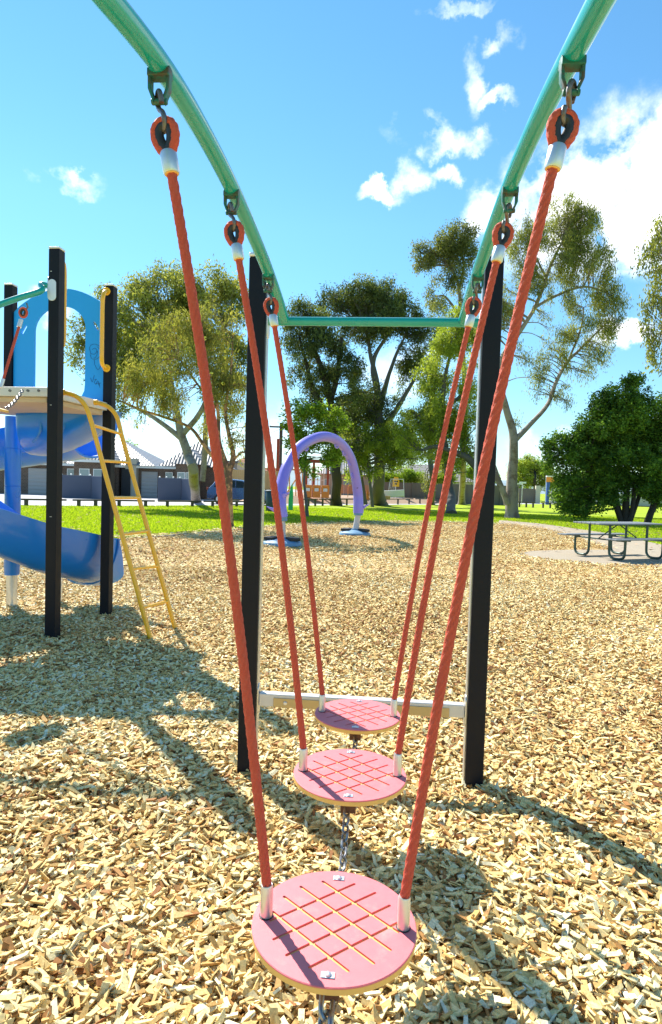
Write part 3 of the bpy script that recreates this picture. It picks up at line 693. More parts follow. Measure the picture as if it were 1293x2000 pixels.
# seam flange before the exit
ex=[]
for k in range(14):
    t=k/13; thd=358+14*t; c,rd,zb,hw,hh=slide_sec(R(thd),.80,.26-.05*t,.303,.47-.34*t**1.5); ex.append((c,rd,zb,hw,hh,0))
sx=trough(ex,'slide_exit',MT['blue'],slide)
for zz in (0,):
    c,rd,zb,hw,hh,_=secs[-1]
    ring=[c+rd*(-(hw+.012)*math.cos(math.pi*k/18))+Vector((0,0,zb-.008+(hh)*(1-math.sin(math.pi*k/18)**1.15))) for k in range(19)]
    MB().tube(ring,.012,8).build('seam_flange',MT['blue'],slide,smooth=True)
colm=MB().tube([SC+Vector((0,0,z)) for z in (.33,.40,.405,1.24,1.243,1.247,1.25,1.62,1.623,1.627,1.63,1.95)],[.072,.074,.076,.076,.0725,.0725,.076,.076,.0725,.0725,.076,.076],32).build('slide_column',MT['blue'],slide,smooth=True)
MB().tube([SC+Vector((0,0,-.2)),SC+Vector((0,0,.34))],.052,24).build('slide_leg',MT['silver'],slide,smooth=True)
p=gnd(113,1178); MB().tube([p+Vector((0,0,-.2)),p+Vector((0,0,.40))],.045,24).build('slide_leg',MT['silver'],slide,smooth=True)
# entry hood: the bowl that closes the slide's start below the deck
ed=[(37,886),(62,888),(90,884),(120,874),(150,860),(180,842),(198,826),(208,812),(213,797)]
edz=spline([at(x_,y_,6.05) for x_,y_ in ed],4); vs=[];fs=[]; nv=10; m_=len(edz)
for lay in (0,1):
    for i,p in enumerate(edz):
        u_=i/(m_-1); zt_=1.985
        for j in range(nv+1):
            v_=j/nv; z_=zt_+(p.z-zt_)*math.sin(v_*math.pi/2); yy=5.98-.16*math.sin(math.pi*min(1,u_*1.02))**.6*math.cos(v_*math.pi/2)**.8+.34*(1-math.cos(v_*math.pi/2))**1.3+lay*.025+.12*u_**4
            vs.append((p.x,yy,z_))
q1=(nv+1)*m_
for i in range(m_-1):
    for j in range(nv):
        a=i*(nv+1)+j; fs+=[(a,a+1,a+nv+2,a+nv+1),(q1+a,q1+a+nv+1,q1+a+nv+2,q1+a+1)]
    a=i*(nv+1)+nv; fs.append((a,q1+a,q1+a+nv+1,a+nv+1)); a=i*(nv+1); fs.append((a,a+nv+1,q1+a+nv+1,q1+a))
hood=mk('entry_hood',vs,fs,MT['blue'],slide,smooth=True)
for pts_ in ([(80,822),(79,838),(74,852),(64,864)],[(125,822),(124,836),(118,850)]):
    MB().tube(spline([at(x_,y_,5.865) for x_,y_ in pts_],5),.012,8).build('moulded_rib',MT['blue'],slide,smooth=True)
# radial webs joining column to trough + embossed ribs on the outer wall
for thd,zc in ((60,1.5),(300,.62)):
    i=int((thd-42)/(358-42)*72); c,rd,zb,hw,hh,_=secs[i]
    MB().prism([SC+rd*.07+Vector((0,0,zb+.02)),SC+rd*.60+Vector((0,0,zb+.10)),SC+rd*.60+Vector((0,0,zb+.36)),SC+rd*.07+Vector((0,0,zb+.34))],Vector((-rd.y,rd.x,0))*.03).build('web_plate',MT['blue'],slide,bev=.008)
# rail leaving post A to the left with hanging ropes
rl=[A+Vector((-.055,-.03,2.87)),A+Vector((-.10,-.05,2.87)),at(80,568,4.93),at(40,581,4.86),at(0,595,4.80),at(-60,622,4.7),at(-130,668,4.5)]
rA=MB().tube(spline(rl,6),.024,18).build('overhead_rail',MT['teal'],TW,smooth=True)
rl2=[at(-120,560,4.9),at(-60,572,4.5),at(-8,588,4.2),at(3,594,4.15),at(-10,600,4.1)]
MB().prism([A+Vector((-.0465,-.02+math.cos(a)*.03,2.87+math.sin(a)*.03+(.045 if math.sin(a)>0 else -.045))) for a in [2*math.pi*k/24 for k in range(24)]],(-.007,0,0)).build('flange_plate',MT['cap'],postA,bev=.0015)
fp=MB(); cc=at(101,566,4.985)
fp.prism([cc+Vector((math.cos(a)*.035,0,math.sin(a)*.035+(.05 if math.sin(a)>0 else -.05))) for a in [2*math.pi*k/24 for k in range(24)]],(0,.008,0)).build('front_flange',MT['cap'],postA,bev=.002)
# hanging rope with its small tilted step at the tower edge
hr=thing('hanging_rope_step',at(2,790,4.7),'single red rope and step hanging from the teal rail beside the tower','rope step')
tp=at(51,592,4.87); lo=at(3,752,4.68); axv=(lo-tp)
ro=MB().tube([tp+axv*t for t in np.linspace(.30,1,120)],.0098,12,lobes=6,amp=.3,pitch=.14).build('rope',MT['rope'],hr,smooth=True)
ee=[tp+axv*.12+Vector((.028*math.sin(a),0,-.035*math.cos(a))) for a in [2*math.pi*k/20 for k in range(20)]]
MB().tube(ee,.0095,10,closed=True).build('rope_eye',MT['rope'],ro,smooth=True)
ee=[tp+axv*.12+Vector((.017*math.sin(a),0,-.022*math.cos(a))) for a in [2*math.pi*k/20 for k in range(20)]]
MB().tube(ee,.009,10,closed=True).build('thimble',MT['thim'],ro,smooth=True)
MB().tube([tp+axv*.21,tp+axv*.30],.0165,16).build('ferrule',MT['cap'],ro,smooth=True)
MB().tube([tp+axv*.93,tp+axv*1.03],.0135,16).build('ferrule',MT['cap'],ro,smooth=True)
MB().tube([tp+Vector((.003,0,.0)),tp+Vector((.014,0,-.03)),tp+Vector((-.004,0,-.055)),tp+Vector((-.02,0,-.09))],.006,8).build('s_hook',MT['hook'],ro,smooth=True)
stp=MB().lathe((0,0,0),[(.155,-.018),(.16,-.015),(.16,-.003),(.158,0)],48).xf(Matrix.Translation(at(-28,790,4.62))@Matrix.Rotation(R(14),4,'Y')).build('step_disc',MT['core'],hr,smooth=True)
chain(at(44,762,4.96),at(12,798,4.68),.02,'small chain from the tower deck to the hanging step',grp=None,link=.034,wire=.004)

# ------------------------------------------------------------------ purple climbing arch
b1=gnd(551,1066); b2=gnd(693,1046)
ar=thing('climbing_arch',(b1+b2)/2,'purple curved climbing arch on two round blue foot discs behind the stepping discs','climbing arch')
Y1,Y2=b1.y,b2.y
def ap(px,py,t): return at(px,py,Y1+(Y2-Y1)*t)
cen=[(550,1010,0),(547,990,.0),(548,965,.03),(553,935,.08),(562,908,.14),(577,882,.24),(600,863,.38),(628,853,.52),(652,857,.64),(672,873,.76),(686,898,.87),(694,930,.95),(699,962,1),(700,985,1),(700,1002,1)]
cp=spline([ap(*c_) for c_ in cen],6)
rads=[.148-.022*math.sin(math.pi*i/(len(cp)-1)) for i in range(len(cp))]
tb=MB().tube(cp,[r*.98 for r in rads],24).build('arch_tube',MT['purple'],ar,smooth=True)
rg=MB()
for t in (.30,.36,.42,.60,.66,.72,.78):
    i=int(t*(len(cp)-1)); tg=(cp[i+1]-cp[i-1]).normalized(); ctr=ap(625,960,.5); inw=(ctr-cp[i]); inw=(inw-tg*inw.dot(tg)).normalized()
    q0=cp[i]+inw*(rads[i]+.012); ring=[q0+tg*(.075*math.cos(a))+inw*(.045*math.sin(a)) for a in [2*math.pi*k/14 for k in range(14)]]
    rg.tube(ring,.022,8,closed=True)
rg.build('hand_loop',MT['purple'],tb,smooth=True)
dt=MB()
for t in (.24,.55,.84):
    i=int(t*(len(cp)-1)); d_=(Vector((0,0,CH))-cp[i]).normalized(); dt.cyl(cp[i]+d_*(rads[i]*.97-.01),cp[i]+d_*(rads[i]*.97+.006),.028,12)
dt.build('bolt_recess',MT['dark'],tb,smooth=True)
for (bb,px_,py_,tt,s) in ((b1,550,1012,0,-1),(b2,700,1002,1,1)):
    topp=ap(px_,py_,tt)
    MB().tube([topp+Vector((0,0,.05)),topp+Vector((0,0,-.06))],.127,24).build('collar',MT['discb'],ar,smooth=True)
    MB().tube([topp,bb+Vector((0,0,.05))],[.078,.088],20).build('leg',MT['pale'],ar,smooth=True)
    ft=MB()
    for dx in ((-.34,),( .30,))[0 if s<0 else 1]:
        z0=topp.z+.10 
        ft.add(*(lambda c0:([c0+Vector((0,-.07,.06)),c0+Vector((0,.07,.06)),c0+Vector((dx,.06,.13)),c0+Vector((dx,-.06,.13)),c0+Vector((0,-.05,-.12)),c0+Vector((0,.05,-.12)),c0+Vector((dx*.85,.05,.09)),c0+Vector((dx*.85,-.05,.09))],[(0,1,2,3),(7,6,5,4),(0,3,7,4),(1,5,6,2),(3,2,6,7),(0,4,5,1)]))(topp+Vector((0,0,.12))))
    ft.build('foot_peg',MT['purple'],ar,bev=.02)
    c0=topp+Vector((0,0,.55 if s>0 else .5)); dx=-.19 if s>0 else .17
    ft=MB().add([c0+Vector((0,-.06,.05)),c0+Vector((0,.06,.05)),c0+Vector((dx,.06,.08)),c0+Vector((dx,-.06,.08)),c0+Vector((0,-.05,-.12)),c0+Vector((0,.05,-.12)),c0+Vector((dx*.85,.05,.03)),c0+Vector((dx*.85,-.05,.03))],[(0,1,2,3),(7,6,5,4),(0,3,7,4),(1,5,6,2),(3,2,6,7),(0,4,5,1)])
    ft.build('foot_peg',MT['purple'],ar,bev=.02)
    pr=[(.40,-.02),(.44,.03),(.42,.085),(.34,.125),(.20,.15),(.12,.16)]
    ds=MB().lathe(bb,pr,40).build('foot_disc',MT['discb'],ar,smooth=True)
    for q_ in (-1,1): 
        m_=Matrix.Translation(bb+Vector((q_*.22,-.05*q_,.165)))@Matrix.Rotation(R(25*q_),4,'Z'); MB().box((-.12,-.19,-.04),(.12,.19,.035),m_).build('tread_pad',MT['dark'],ds,bev=.02)
    MB().tube([bb+Vector((0,0,.12)),bb+Vector((0,0,.19))],[.12,.10],20).build('leg_socket',MT['discb'],ds,smooth=True)

# ------------------------------------------------------------------ picnic table
pt_=thing('picnic_table',(6.22,13.32,0),'dark green tube framed picnic table with two benches on the concrete pad','picnic table')
PM=Matrix.Translation((6.22,13.32,0))@Matrix.Rotation(R(24),4,'Z')
def slats(y0,y1,z,n,x=.95,name='tabletop'):
    b=MB(); w_=(y1-y0)/n
    for k in range(n): b.box((-x,y0+k*w_+.008,z),(x,y0+(k+1)*w_-.008,z+.03),PM)
    return b.build(name,MT['slat'],pt_,bev=.004)
slats(-.36,.36,.72,6); slats(-.80,-.52,.43,2,name='bench'); slats(.52,.80,.43,2,name='bench')
for x_ in (-.55,.55):
    for s in (-1,1):
        P_=[(x_,s*.27,.72),(x_,s*.27,.2),(x_,s*.30,.08),(x_,s*.38,.03),(x_,s*.55,.03),(x_,s*.64,.08),(x_,s*.66,.2),(x_,s*.66,.43)]
        MB().tube([PM@p for p in spline(P_,6)],.026,12).build('leg',MT['green'],pt_,smooth=True)
    MB().box((x_-.02,-.34,.695),(x_+.02,.34,.719),PM).box((x_-.02,-.78,.405),(x_+.02,-.54,.429),PM).box((x_-.02,.54,.405),(x_+.02,.78,.429),PM).build('cross_bearer',MT['green'],pt_,bev=.004)
    MB().tube([PM@Vector((x_,0,.42)),PM@Vector((-.0+x_*.05,0,.70))],.013,8).build('brace',MT['green'],pt_,smooth=True)
    MB().tube([PM@Vector((x_,-.66,.40)),PM@Vector((x_,.66,.40))],.016,8).build('cross_tube',MT['green'],pt_,smooth=True)

# ------------------------------------------------------------------ trees
def leafmat(name,dark,mid,light,trans=.38,tc_=(1.3,1.3,.6)):
    return ramp_mat(name,[(0,dark),(.5,mid),(1,light)],trans=trans,tcol=tc_,rough=.6,spec=.25)
LM=dict(
 gum=leafmat('gum_leaves',(.07,.085,.028),(.21,.235,.065),(.44,.43,.13),.48),
 young=leafmat('young_gum_leaves',(.07,.08,.028),(.22,.23,.065),(.50,.44,.12),.48),
 dark=leafmat('dark_leaves',(.024,.036,.014),(.085,.115,.038),(.28,.32,.10),.42),
 lime=leafmat('yellow_green_leaves',(.09,.13,.02),(.29,.35,.05),(.58,.60,.12),.52,(1.3,1.35,.65)),
 olive=leafmat('olive_leaves',(.05,.06,.022),(.15,.17,.055),(.34,.34,.12),.45),
 deep=leafmat('deep_green_leaves',(.02,.05,.012),(.08,.165,.025),(.28,.42,.06),.42),
 mid=leafmat('mid_green_leaves',(.06,.11,.012),(.20,.31,.03),(.42,.52,.06),.52))
def tree(name,label,base,Y,limbs,blobs,lm,bark,leaf=.11,nl=900,sub=14,droop=.6,aspect=.28,sprd=.42,group=None,branch=True,cat='tree',fine=1,clump=1.,vy=.8,hollow=.35):
    """limbs: list of pixel polylines [(px,py,dY,radius_px)...]; blobs: (px,py,rx,ry,dY[,weight])"""
    s=Y/FPX
    root=thing(name,base,label,cat,group)
    tb=MB(); nodes=[]
    for lb in limbs:
        P_=[at(p[0],p[1],Y+p[2]) for p in lb]
        if lb[0][3]>=0 and lb is limbs[0]: P_[0]=Vector(base)+Vector((0,0,-.15))
        sp=spline(P_,5); rr_=[]
        for i in range(len(lb)-1):
            for k in range(5): rr_.append((lb[i][3]+(lb[i+1][3]-lb[i][3])*k/5)*s)
        rr_.append(lb[-1][3]*s)
        for i,p in enumerate(sp):
            if 0<i: 
                j=noise.noise_vector(p*.9)*rr_[i]*.35; sp[i]=p+j
        if lb is limbs[0]: rr_[0]*=1.5; rr_[1]*=1.15
        tb.tube(sp,rr_,9); 
        for p,r_ in list(zip(sp,rr_))[len(sp)//3:]: nodes.append((p,r_))
    rnd=random.Random(sum(ord(c_) for c_ in name)+len(label)*7+int(base[0]*10)); V=[];T=[]
    cl=[]
    for b in blobs:
        px,py,rx,ry,dY=b[:5]; wgt=b[5] if len(b)>5 else 1
        c=at(px,py,Y+dY); a_,b_=rx*s,ry*s
        for k in range(max(1,int(sub*wgt))):
            d=Vector((rnd.gauss(0,1),rnd.gauss(0,1),rnd.gauss(0,1))).normalized()*(rnd.random()**hollow)
            cc_=c+Vector((d.x*a_,d.y*a_*vy,d.z*b_)); r_=(a_+b_)/2*sprd*rnd.uniform(.6,1.25)*clump
            cl.append((cc_,r_,c))
    if branch:
        for cc_,r_,c in cl:
            best=min(nodes,key=lambda q_:(q_[0]-cc_).length+ (2 if q_[0].z>cc_.z+.5 else 0)*r_)
            p0,r0=best; L_=(cc_-p0).length; mid=p0.lerp(cc_,.5)+Vector((rnd.uniform(-.12,.12)*L_,rnd.uniform(-.12,.12)*L_,rnd.uniform(-.02,.14)*L_))
            br_=min(r0*.55,.010*L_*1.6+.012); sp=spline([p0,mid,cc_],4); tb.tube(sp,[br_*(1-.8*i/(len(sp)-1)) for i in range(len(sp))],5,cap=False)
            for k in range(3*fine):
                d=Vector((rnd.gauss(0,1),rnd.gauss(0,1),rnd.gauss(0,.8))).normalized()*r_*rnd.uniform(.5,.95); m0=sp[rnd.randrange(4,len(sp))]
                tb.tube([m0,m0.lerp(cc_+d,.5)+Vector((0,0,.05*r_)),cc_+d],[br_*.4,br_*.25,br_*.1],4,cap=False)
    tb.build('trunk',bark,root,smooth=True)
    C_=np.array([tuple(c[0]) for c in cl]); Rr=np.array([c[1] for c in cl]); n=int(nl*len(cl)/10*1.9)
    # leaf twigs: leaves grouped in little sprays
    w_=Rr**2/np.sum(Rr**2); idx=RNG.choice(len(cl),size=n,p=w_)
    ns=n//9+1; sidx=RNG.choice(len(cl),size=ns,p=w_)
    dd=RNG.normal(0,1,(ns,3)); dd/=np.linalg.norm(dd,axis=1)[:,None]; dd*=(RNG.random(ns)**.45)[:,None]
    SPp=C_[sidx]+dd*Rr[sidx][:,None]*np.array([1,1,.8])
    ctone=RNG.random(len(cl))*.5; which=RNG.integers(0,ns,n)
    P_=SPp[which]+RNG.normal(0,1,(n,3))*leaf*np.array([1.0,1.0,1.0+droop])
    az=RNG.random(n)*2*np.pi; el=RNG.normal(-droop*1.1,.55,n)
    axx=np.stack([np.cos(az)*np.cos(el),np.sin(az)*np.cos(el),np.sin(el)],1)
    rv=RNG.normal(0,1,(n,3)); sdv=np.cross(axx,rv); sdv/=np.linalg.norm(sdv,axis=1)[:,None]
    hl=leaf*(.62+.55*RNG.random(n)); hw=hl*aspect*(.7+.5*RNG.random(n))
    V=np.empty((n,4,3)); V[:,0]=P_-axx*hl[:,None]*.6; V[:,1]=P_+sdv*hw[:,None]; V[:,2]=P_+axx*hl[:,None]; V[:,3]=P_-sdv*hw[:,None]
    F_=np.arange(n*4).reshape(n,4)
    tone=np.clip(ctone[sidx][which]*.8+RNG.random(ns)[which]*.35+RNG.random(n)*.3,0,1)
    npmesh('crown',V.reshape(-1,3),F_,lm,root,off=tuple(base),attr=tone)
    return root
# big gum at left behind the young tree
tree('gum_tree','large spreading gum tree with olive crown standing in front of the left brick house',gnd(383,979),33,
 [[(383,979,0,11),(378,930,0,10),(368,890,0,9),(355,850,0,8),(345,800,0,6),(335,740,0,4),(330,680,0,3)],[(358,860,0,6),(300,815,0,4),(250,790,1,2.5),(200,770,0,1)],[(356,850,0,6),(400,790,0,5),(430,700,1,3),(440,640,0,1.5)],[(395,940,2,6),(400,880,2,6),(402,820,1,5),(400,700,0,3)]],
 [(330,580,75,42,0,1.3),(395,570,60,40,1),(450,590,45,42,0),(270,600,50,38,-1),(250,660,55,45,0),(180,640,32,38,0,.8),(155,690,30,30,0,.7),(145,650,22,22,0,.5),(330,650,80,55,1,1.3),(420,660,60,50,0),(460,720,35,55,0),(215,720,40,36,0,.8),(240,780,30,24,0,.5),(300,735,55,45,0),(440,780,36,34,0,.6),(200,600,26,30,0,.4)],
 LM['gum'],MT['bark_p'],leaf=.13,nl=1500,sub=15,sprd=.46)
# young gum nearer
yb=gnd(450,1030)
tree('young_gum_tree','slender young gum tree with peeling orange bark at the near edge of the lawn',yb,yb.y,
 [[(450,1030,0,10),(448,1000,0,8),(446,960,0,7.5),(447,925,0,7.5),(440,900,0,5),(428,860,0,4),(425,800,0,3),(415,740,0,2),(400,680,0,1.2)],[(447,925,0,7),(456,890,0,5),(447,850,0,4),(440,800,0,3),(450,740,0,2),(455,660,0,1)],[(441,912,0,6),(415,890,.2,4),(395,865,.3,3.5),(370,835,.3,3),(320,815,.4,2.6),(275,800,.2,2),(240,785,0,1.3)],[(452,905,0,3),(470,885,0,2),(486,884,0,1.2)],[(425,800,0,2.5),(385,750,0,2),(350,700,0,1.3)]],
 [(300,700,60,50,0),(360,660,60,48,.5),(420,690,55,55,0),(380,740,60,45,-.5),(300,770,55,34,0),(260,735,35,36,0),(440,760,42,50,0),(460,830,28,45,0,.8),(340,790,50,24,0,.7),(410,620,45,32,0,.6),(450,640,30,36,0,.6),(400,850,28,30,0,.35),(480,880,12,34,0,.35),(330,620,40,24,0,.35),(275,815,18,20,0,.3)],
 LM['young'],MT['bark_o'],leaf=.075,nl=900,sub=13,sprd=.40,droop=.9,aspect=.2,fine=2)
# flowers on the young gum are yellow leaf puffs
# dark trees in the middle
tree('dark_gum_tree','tall dark leaved gum tree with near black trunk behind the purple arch',gnd(656,987),43,
 [[(656,987,0,10),(656,930,0,10),(655,880,0,9),(652,820,0,8),(640,760,0,7),(620,700,0,5),(600,650,0,3)],[(652,840,0,6),(632,800,0,6),(612,760,0,5),(598,710,0,3.5),(585,660,0,2)],[(645,790,0,6),(660,720,0,5),(668,660,0,3)]],
 [(590,625,40,34,0),(600,690,42,44,0,1.1),(640,650,45,50,0),(575,655,25,40,0,.7),(570,720,22,30,0,.5),(625,755,36,36,0,.9),(655,705,36,44,0),(700,770,36,40,0,.7),(600,600,24,22,0,.6),(660,810,34,34,0,.8),(670,860,40,22,0,.6),(690,720,26,40,0,.7),(610,790,24,30,0,.6),(640,840,34,30,0,.8)],
 LM['dark'],MT['bark_d'],leaf=.14,nl=1150,sub=13,sprd=.42)
tree('forked_gum_tree','big forked gum tree with smooth grey trunk and dense dark crown right of the arch',gnd(738,986),46,
 [[(738,986,0,16),(738,940,0,12),(741,900,0,11),(742,850,0,11),(740,800,0,9),(737,750,0,6),(725,700,0,4),(718,650,0,2.5)],[(712,985,-.3,7),(706,950,-.3,6),(698,900,-.3,5),(693,860,-.3,3)],[(741,800,0,7),(760,730,0,4),(775,690,0,3),(790,660,0,2)],[(737,760,0,6),(728,720,0,5),(735,690,0,4),(760,650,0,2.5)],[(742,850,0,7),(780,790,0,5),(810,740,0,3)],[(742,820,0,7),(700,780,0,5),(685,740,0,3)]],
 [(700,590,52,36,0,1.5),(750,580,48,34,0,1.4),(640,600,36,30,0,.9),(790,610,36,34,0,1.2),(725,630,70,32,0,1.4),(820,640,30,30,0,.8),(690,660,36,36,0,.6),(800,690,26,30,0,.5),(705,790,44,44,0,1.2),(735,810,36,40,0,1),(812,725,34,34,0,.9),(840,660,26,30,0,.7),(690,830,36,34,0,.9),(775,765,26,24,0,.4),(760,655,40,22,0,.4)],
 LM['dark'],MT['bark_g'],leaf=.14,nl=1500,sub=15,sprd=.44)
tree('drooping_tree','small tree with pale lime drooping foliage in front of the forked gum',gnd(728,990),44,
 [[(728,990,0,3),(722,940,0,3),(718,900,0,2.5),(715,870,0,1.5)]],
 [(715,875,26,32,0),(745,870,34,36,0,1.2),(770,860,26,30,0),(690,870,34,44,0,1.2),(790,850,30,40,0),(710,850,30,20,0),(680,915,20,24,0,.6),(775,900,30,26,0,.8),(800,890,30,26,0,.8),(700,905,18,24,0,.7),(760,900,24,20,0,.7),(725,910,24,20,0,.7)],
 LM['lime'],MT['bark_g'],leaf=.12,nl=1100,sub=12,sprd=.42)
sb=gnd(601,1010)
tree('sapling','leaning sapling with bright green crown on the lawn under the purple arch',sb,sb.y,
 [[(601,1010,0,4),(598,980,0,3.2),(594,945,0,2.6),(596,905,0,2),(600,870,0,1.4),(605,830,0,.8)]],
 [(580,820,26,28,0),(615,812,30,26,0),(650,830,28,30,0,.8),(600,860,36,28,0),(635,875,34,30,0),(575,865,20,28,0,.7),(610,910,32,22,0,.8),(650,905,26,20,0,.6),(560,800,12,12,0,.3),(572,790,14,14,0,.4)],
 LM['mid'],MT['bark_g'],leaf=.085,nl=800,sub=10,sprd=.40,droop=.2,aspect=.45)
tree('leafy_gum_tree','gum tree with yellow green leaves and pale crooked branch, left of the right post',gnd(882,1004),38,
 [[(882,1004,0,9),(880,965,0,8),(876,930,0,7),(872,880,0,6),(865,820,0,5),(868,750,0,4),(880,690,0,2.5)],[(940,925,-.5,7),(915,898,-.5,7),(885,882,-.5,5),(850,873,-.5,4),(822,880,-.5,2.5)],[(872,880,0,5),(835,830,0,4),(800,800,0,2)],[(868,800,0,4),(910,760,0,3),(930,700,0,1.5)]],
 [(900,620,34,38,0,1),(870,670,44,40,0),(915,680,36,44,0),(850,740,40,38,0),(890,770,50,40,0,1.2),(840,800,46,38,0,1.2),(790,830,30,26,0,.8),(880,830,50,40,0,1.2),(845,860,44,34,0),(915,850,36,44,0),(800,865,28,24,0,.6),(910,910,30,30,0,.6),(865,900,36,22,0,.6)],
 LM['lime'],MT['bark_g'],leaf=.12,nl=1300,sub=14,sprd=.42)
tree('olive_tree','dull olive crowned tree between the forked gum and the leafy gum',gnd(843,985),50,
 [[(843,985,0,6),(845,940,0,5),(840,890,0,5),(838,820,0,4),(850,740,0,3),(860,640,0,1.5)]],
 [(840,760,34,40,2),(830,700,26,30,2,.7),(850,820,40,44,2),(800,880,40,30,2,.8),(870,900,46,34,2),(845,940,36,16,2,.5),(870,600,24,30,0,.3)],
 LM['olive'],MT['bark_g'],leaf=.14,nl=1200,sub=12,sprd=.42)
tree('high_gum_tree','tall thin gum tree whose small crown rises above the others, mid right',gnd(902,985),52,
 [[(902,985,0,7),(905,900,0,6),(908,800,0,5),(905,700,0,4.5),(900,620,0,4),(896,560,0,3),(880,520,0,2)],[(900,620,0,3),(870,580,0,2),(850,580,0,1)],[(896,570,0,3),(905,510,0,2),(880,470,0,1)]],
 [(880,480,44,30,0,1.2),(850,500,38,34,0,1.2),(905,500,34,40,0,1.2),(900,460,36,22,0),(830,500,26,26,0,.7),(880,545,34,30,0,.7),(850,585,26,24,0,.6),(905,560,22,30,0,.5)],
 LM['olive'],MT['bark_p'],leaf=.15,nl=1200,sub=12,sprd=.42)
gb=gnd(1000,1012)
tree('river_gum_tree','tall gum with white bark and long limb reaching right, behind the right black post',gb,gb.y,
 [[(1000,1012,0,14.06),(1000,960,0,11.10),(1002,900,0,8.88),(1003,850,0,8.14),(990,800,0,6.66),(975,740,0,5.92),(985,690,0,5.18),(1020,640,0,4.44),(1050,590,0,3.70),(1075,520,0,2.96),(1100,470,0,1.85)],
  [(1005,862,0,5.92),(1030,835,0,4.81),(1070,790,0,4.07),(1085,750,0,3.70),(1105,710,0,3.33),(1130,685,0,2.59),(1155,660,0,1.85),(1185,630,0,1.11)],
  [(990,985,-.3,5.92),(975,940,-.3,5.92),(960,900,0,5.18),(950,860,0,3.70)],[(1040,605,0,2.96),(1080,580,0,2.59),(1140,560,0,2.22),(1180,570,0,1.11)],[(1065,540,0,2.22),(1040,490,0,1.48),(1025,470,0,0.74)],[(1110,705,0,2.22),(1135,640,0,1.85),(1140,600,0,1.11)]],
 [(1110,430,50,34,0,1.3),(1085,470,44,36,0,1.1),(1140,450,40,40,0,1.1),(1160,510,40,36,0),(1110,520,50,34,0),(1030,460,40,30,0),(1010,500,34,36,0,.8),(1040,540,34,32,0,.7),(1180,570,34,36,0,.9),(1140,590,44,28,0,.8),(1190,630,32,38,0,.9),(1150,650,36,28,0,.7),(1090,660,34,24,0,.7),(1075,700,30,26,0,.55),(1170,690,30,24,0,.6),(1040,730,26,34,0,.5),(1105,770,26,26,0,.5),(1010,700,26,30,0,.35),(1050,760,26,16,0,.3),(985,590,30,50,0,.9),(960,640,30,50,0,.7),(1060,560,40,26,0,.7),(1130,720,40,20,0,.5),(1200,600,24,30,0,.5),(1015,830,16,22,0,.25),(1060,610,24,20,0,.3)],
 LM['gum'],MT['bark_p'],leaf=.105,nl=900,sub=19,sprd=.36,droop=1.1,aspect=.18,fine=2)
bb_=gnd(1222,1022)
tree('bushy_tree','full dark green multi stemmed bushy tree behind the picnic table',bb_,bb_.y,
 [[(1222,1022,0,9),(1222,990,0,7),(1225,940,0,5),(1228,880,0,4),(1230,800,0,2)],[(1214,1020,0,6),(1200,985,0,5),(1180,950,0,4),(1150,900,0,2.5)],[(1228,1020,0,6),(1245,980,.2,4),(1260,930,0,3)],[(1264,1022,0,7),(1276,990,0,6),(1286,950,0,5),(1290,900,0,3)],[(1218,1020,.3,4),(1205,970,.3,3),(1212,920,0,2)],[(1228,1020,-.2,4),(1238,970,-.2,4),(1235,920,0,2)]],
 [(1220,790,44,44,0,1.2),(1170,840,50,46,0,1.2),(1250,830,56,50,0,1.3),(1110,880,44,34,0),(1180,900,60,44,0,1.3),(1270,900,60,50,0,1.3),(1230,950,50,30,0,.6),(1130,930,40,34,0,.9),(1085,870,24,18,0,.5),(1150,975,34,30,0,.6),(1195,950,36,24,0,.5),(1130,1000,26,14,0,.35),(1225,745,14,24,0,.4),(1175,780,18,18,0,.4),(1262,780,18,26,0,.4),(1300,850,40,70,0),(1285,970,30,26,0,.7),(1140,840,26,20,0,.5),(1120,960,40,40,0,1),(1180,960,44,34,0,1),(1080,905,26,26,0,.7),(1240,880,50,40,0,1),(1200,830,50,50,0,1),(1240,760,30,30,0,.7),(1285,930,34,40,0,.8)],
 LM['deep'],MT['bark_d'],leaf=.10,nl=1700,sub=15,sprd=.44,droop=.1,aspect=.42)
tree('edge_gum_tree','gum tree at the right edge of the photo, only its hanging branches visible',(15.5,22,0),22,
 [[(1490,1000,0,16),(1480,800,0,14),(1440,650,0,11),(1400,560,0,7),(1340,520,0,4),(1300,510,0,2)],[(1440,650,0,7),(1370,640,0,4),(1300,640,0,2)],[(1400,560,0,5),(1350,470,0,3)]],
 [(1290,470,26,28,0,.9),(1275,510,24,26,0,.9),(1300,560,34,34,0),(1285,600,28,26,0,.9),(1290,650,34,30,0),(1285,700,22,28,0,.8),(1340,500,50,50,0),(1370,600,60,60,0),(1400,500,60,50,0)],
 LM['gum'],MT['bark_p'],leaf=.095,nl=720,sub=11,sprd=.36,droop=1.1)
tree('round_shrub_tree','rounded light green tree in the distance between the river gum and the bushy tree',gnd(1045,976),100,
 [[(1045,976,0,4),(1045,950,0,3),(1045,920,0,2)]],
 [(1045,918,32,22,0,1.3),(1025,905,22,16,0),(1070,925,28,20,0,1.2),(1035,940,34,16,0),(1080,945,24,14,0),(1010,925,20,22,0),(1030,895,10,8,0,.5)],
 LM['lime'],MT['bark_d'],leaf=.2,nl=1500,sub=12,sprd=.45)
tree('roof_line_tree','small dark tree showing above the white house roof behind the ladder',(-22,66,0),66,
 [[(245,950,0,5),(245,900,0,3)]],[(245,880,22,14,0,1.2),(262,888,16,12,0),(232,875,10,10,0,.6)],LM['mid'],MT['bark_d'],leaf=.2,nl=1200,sub=10,sprd=.45)
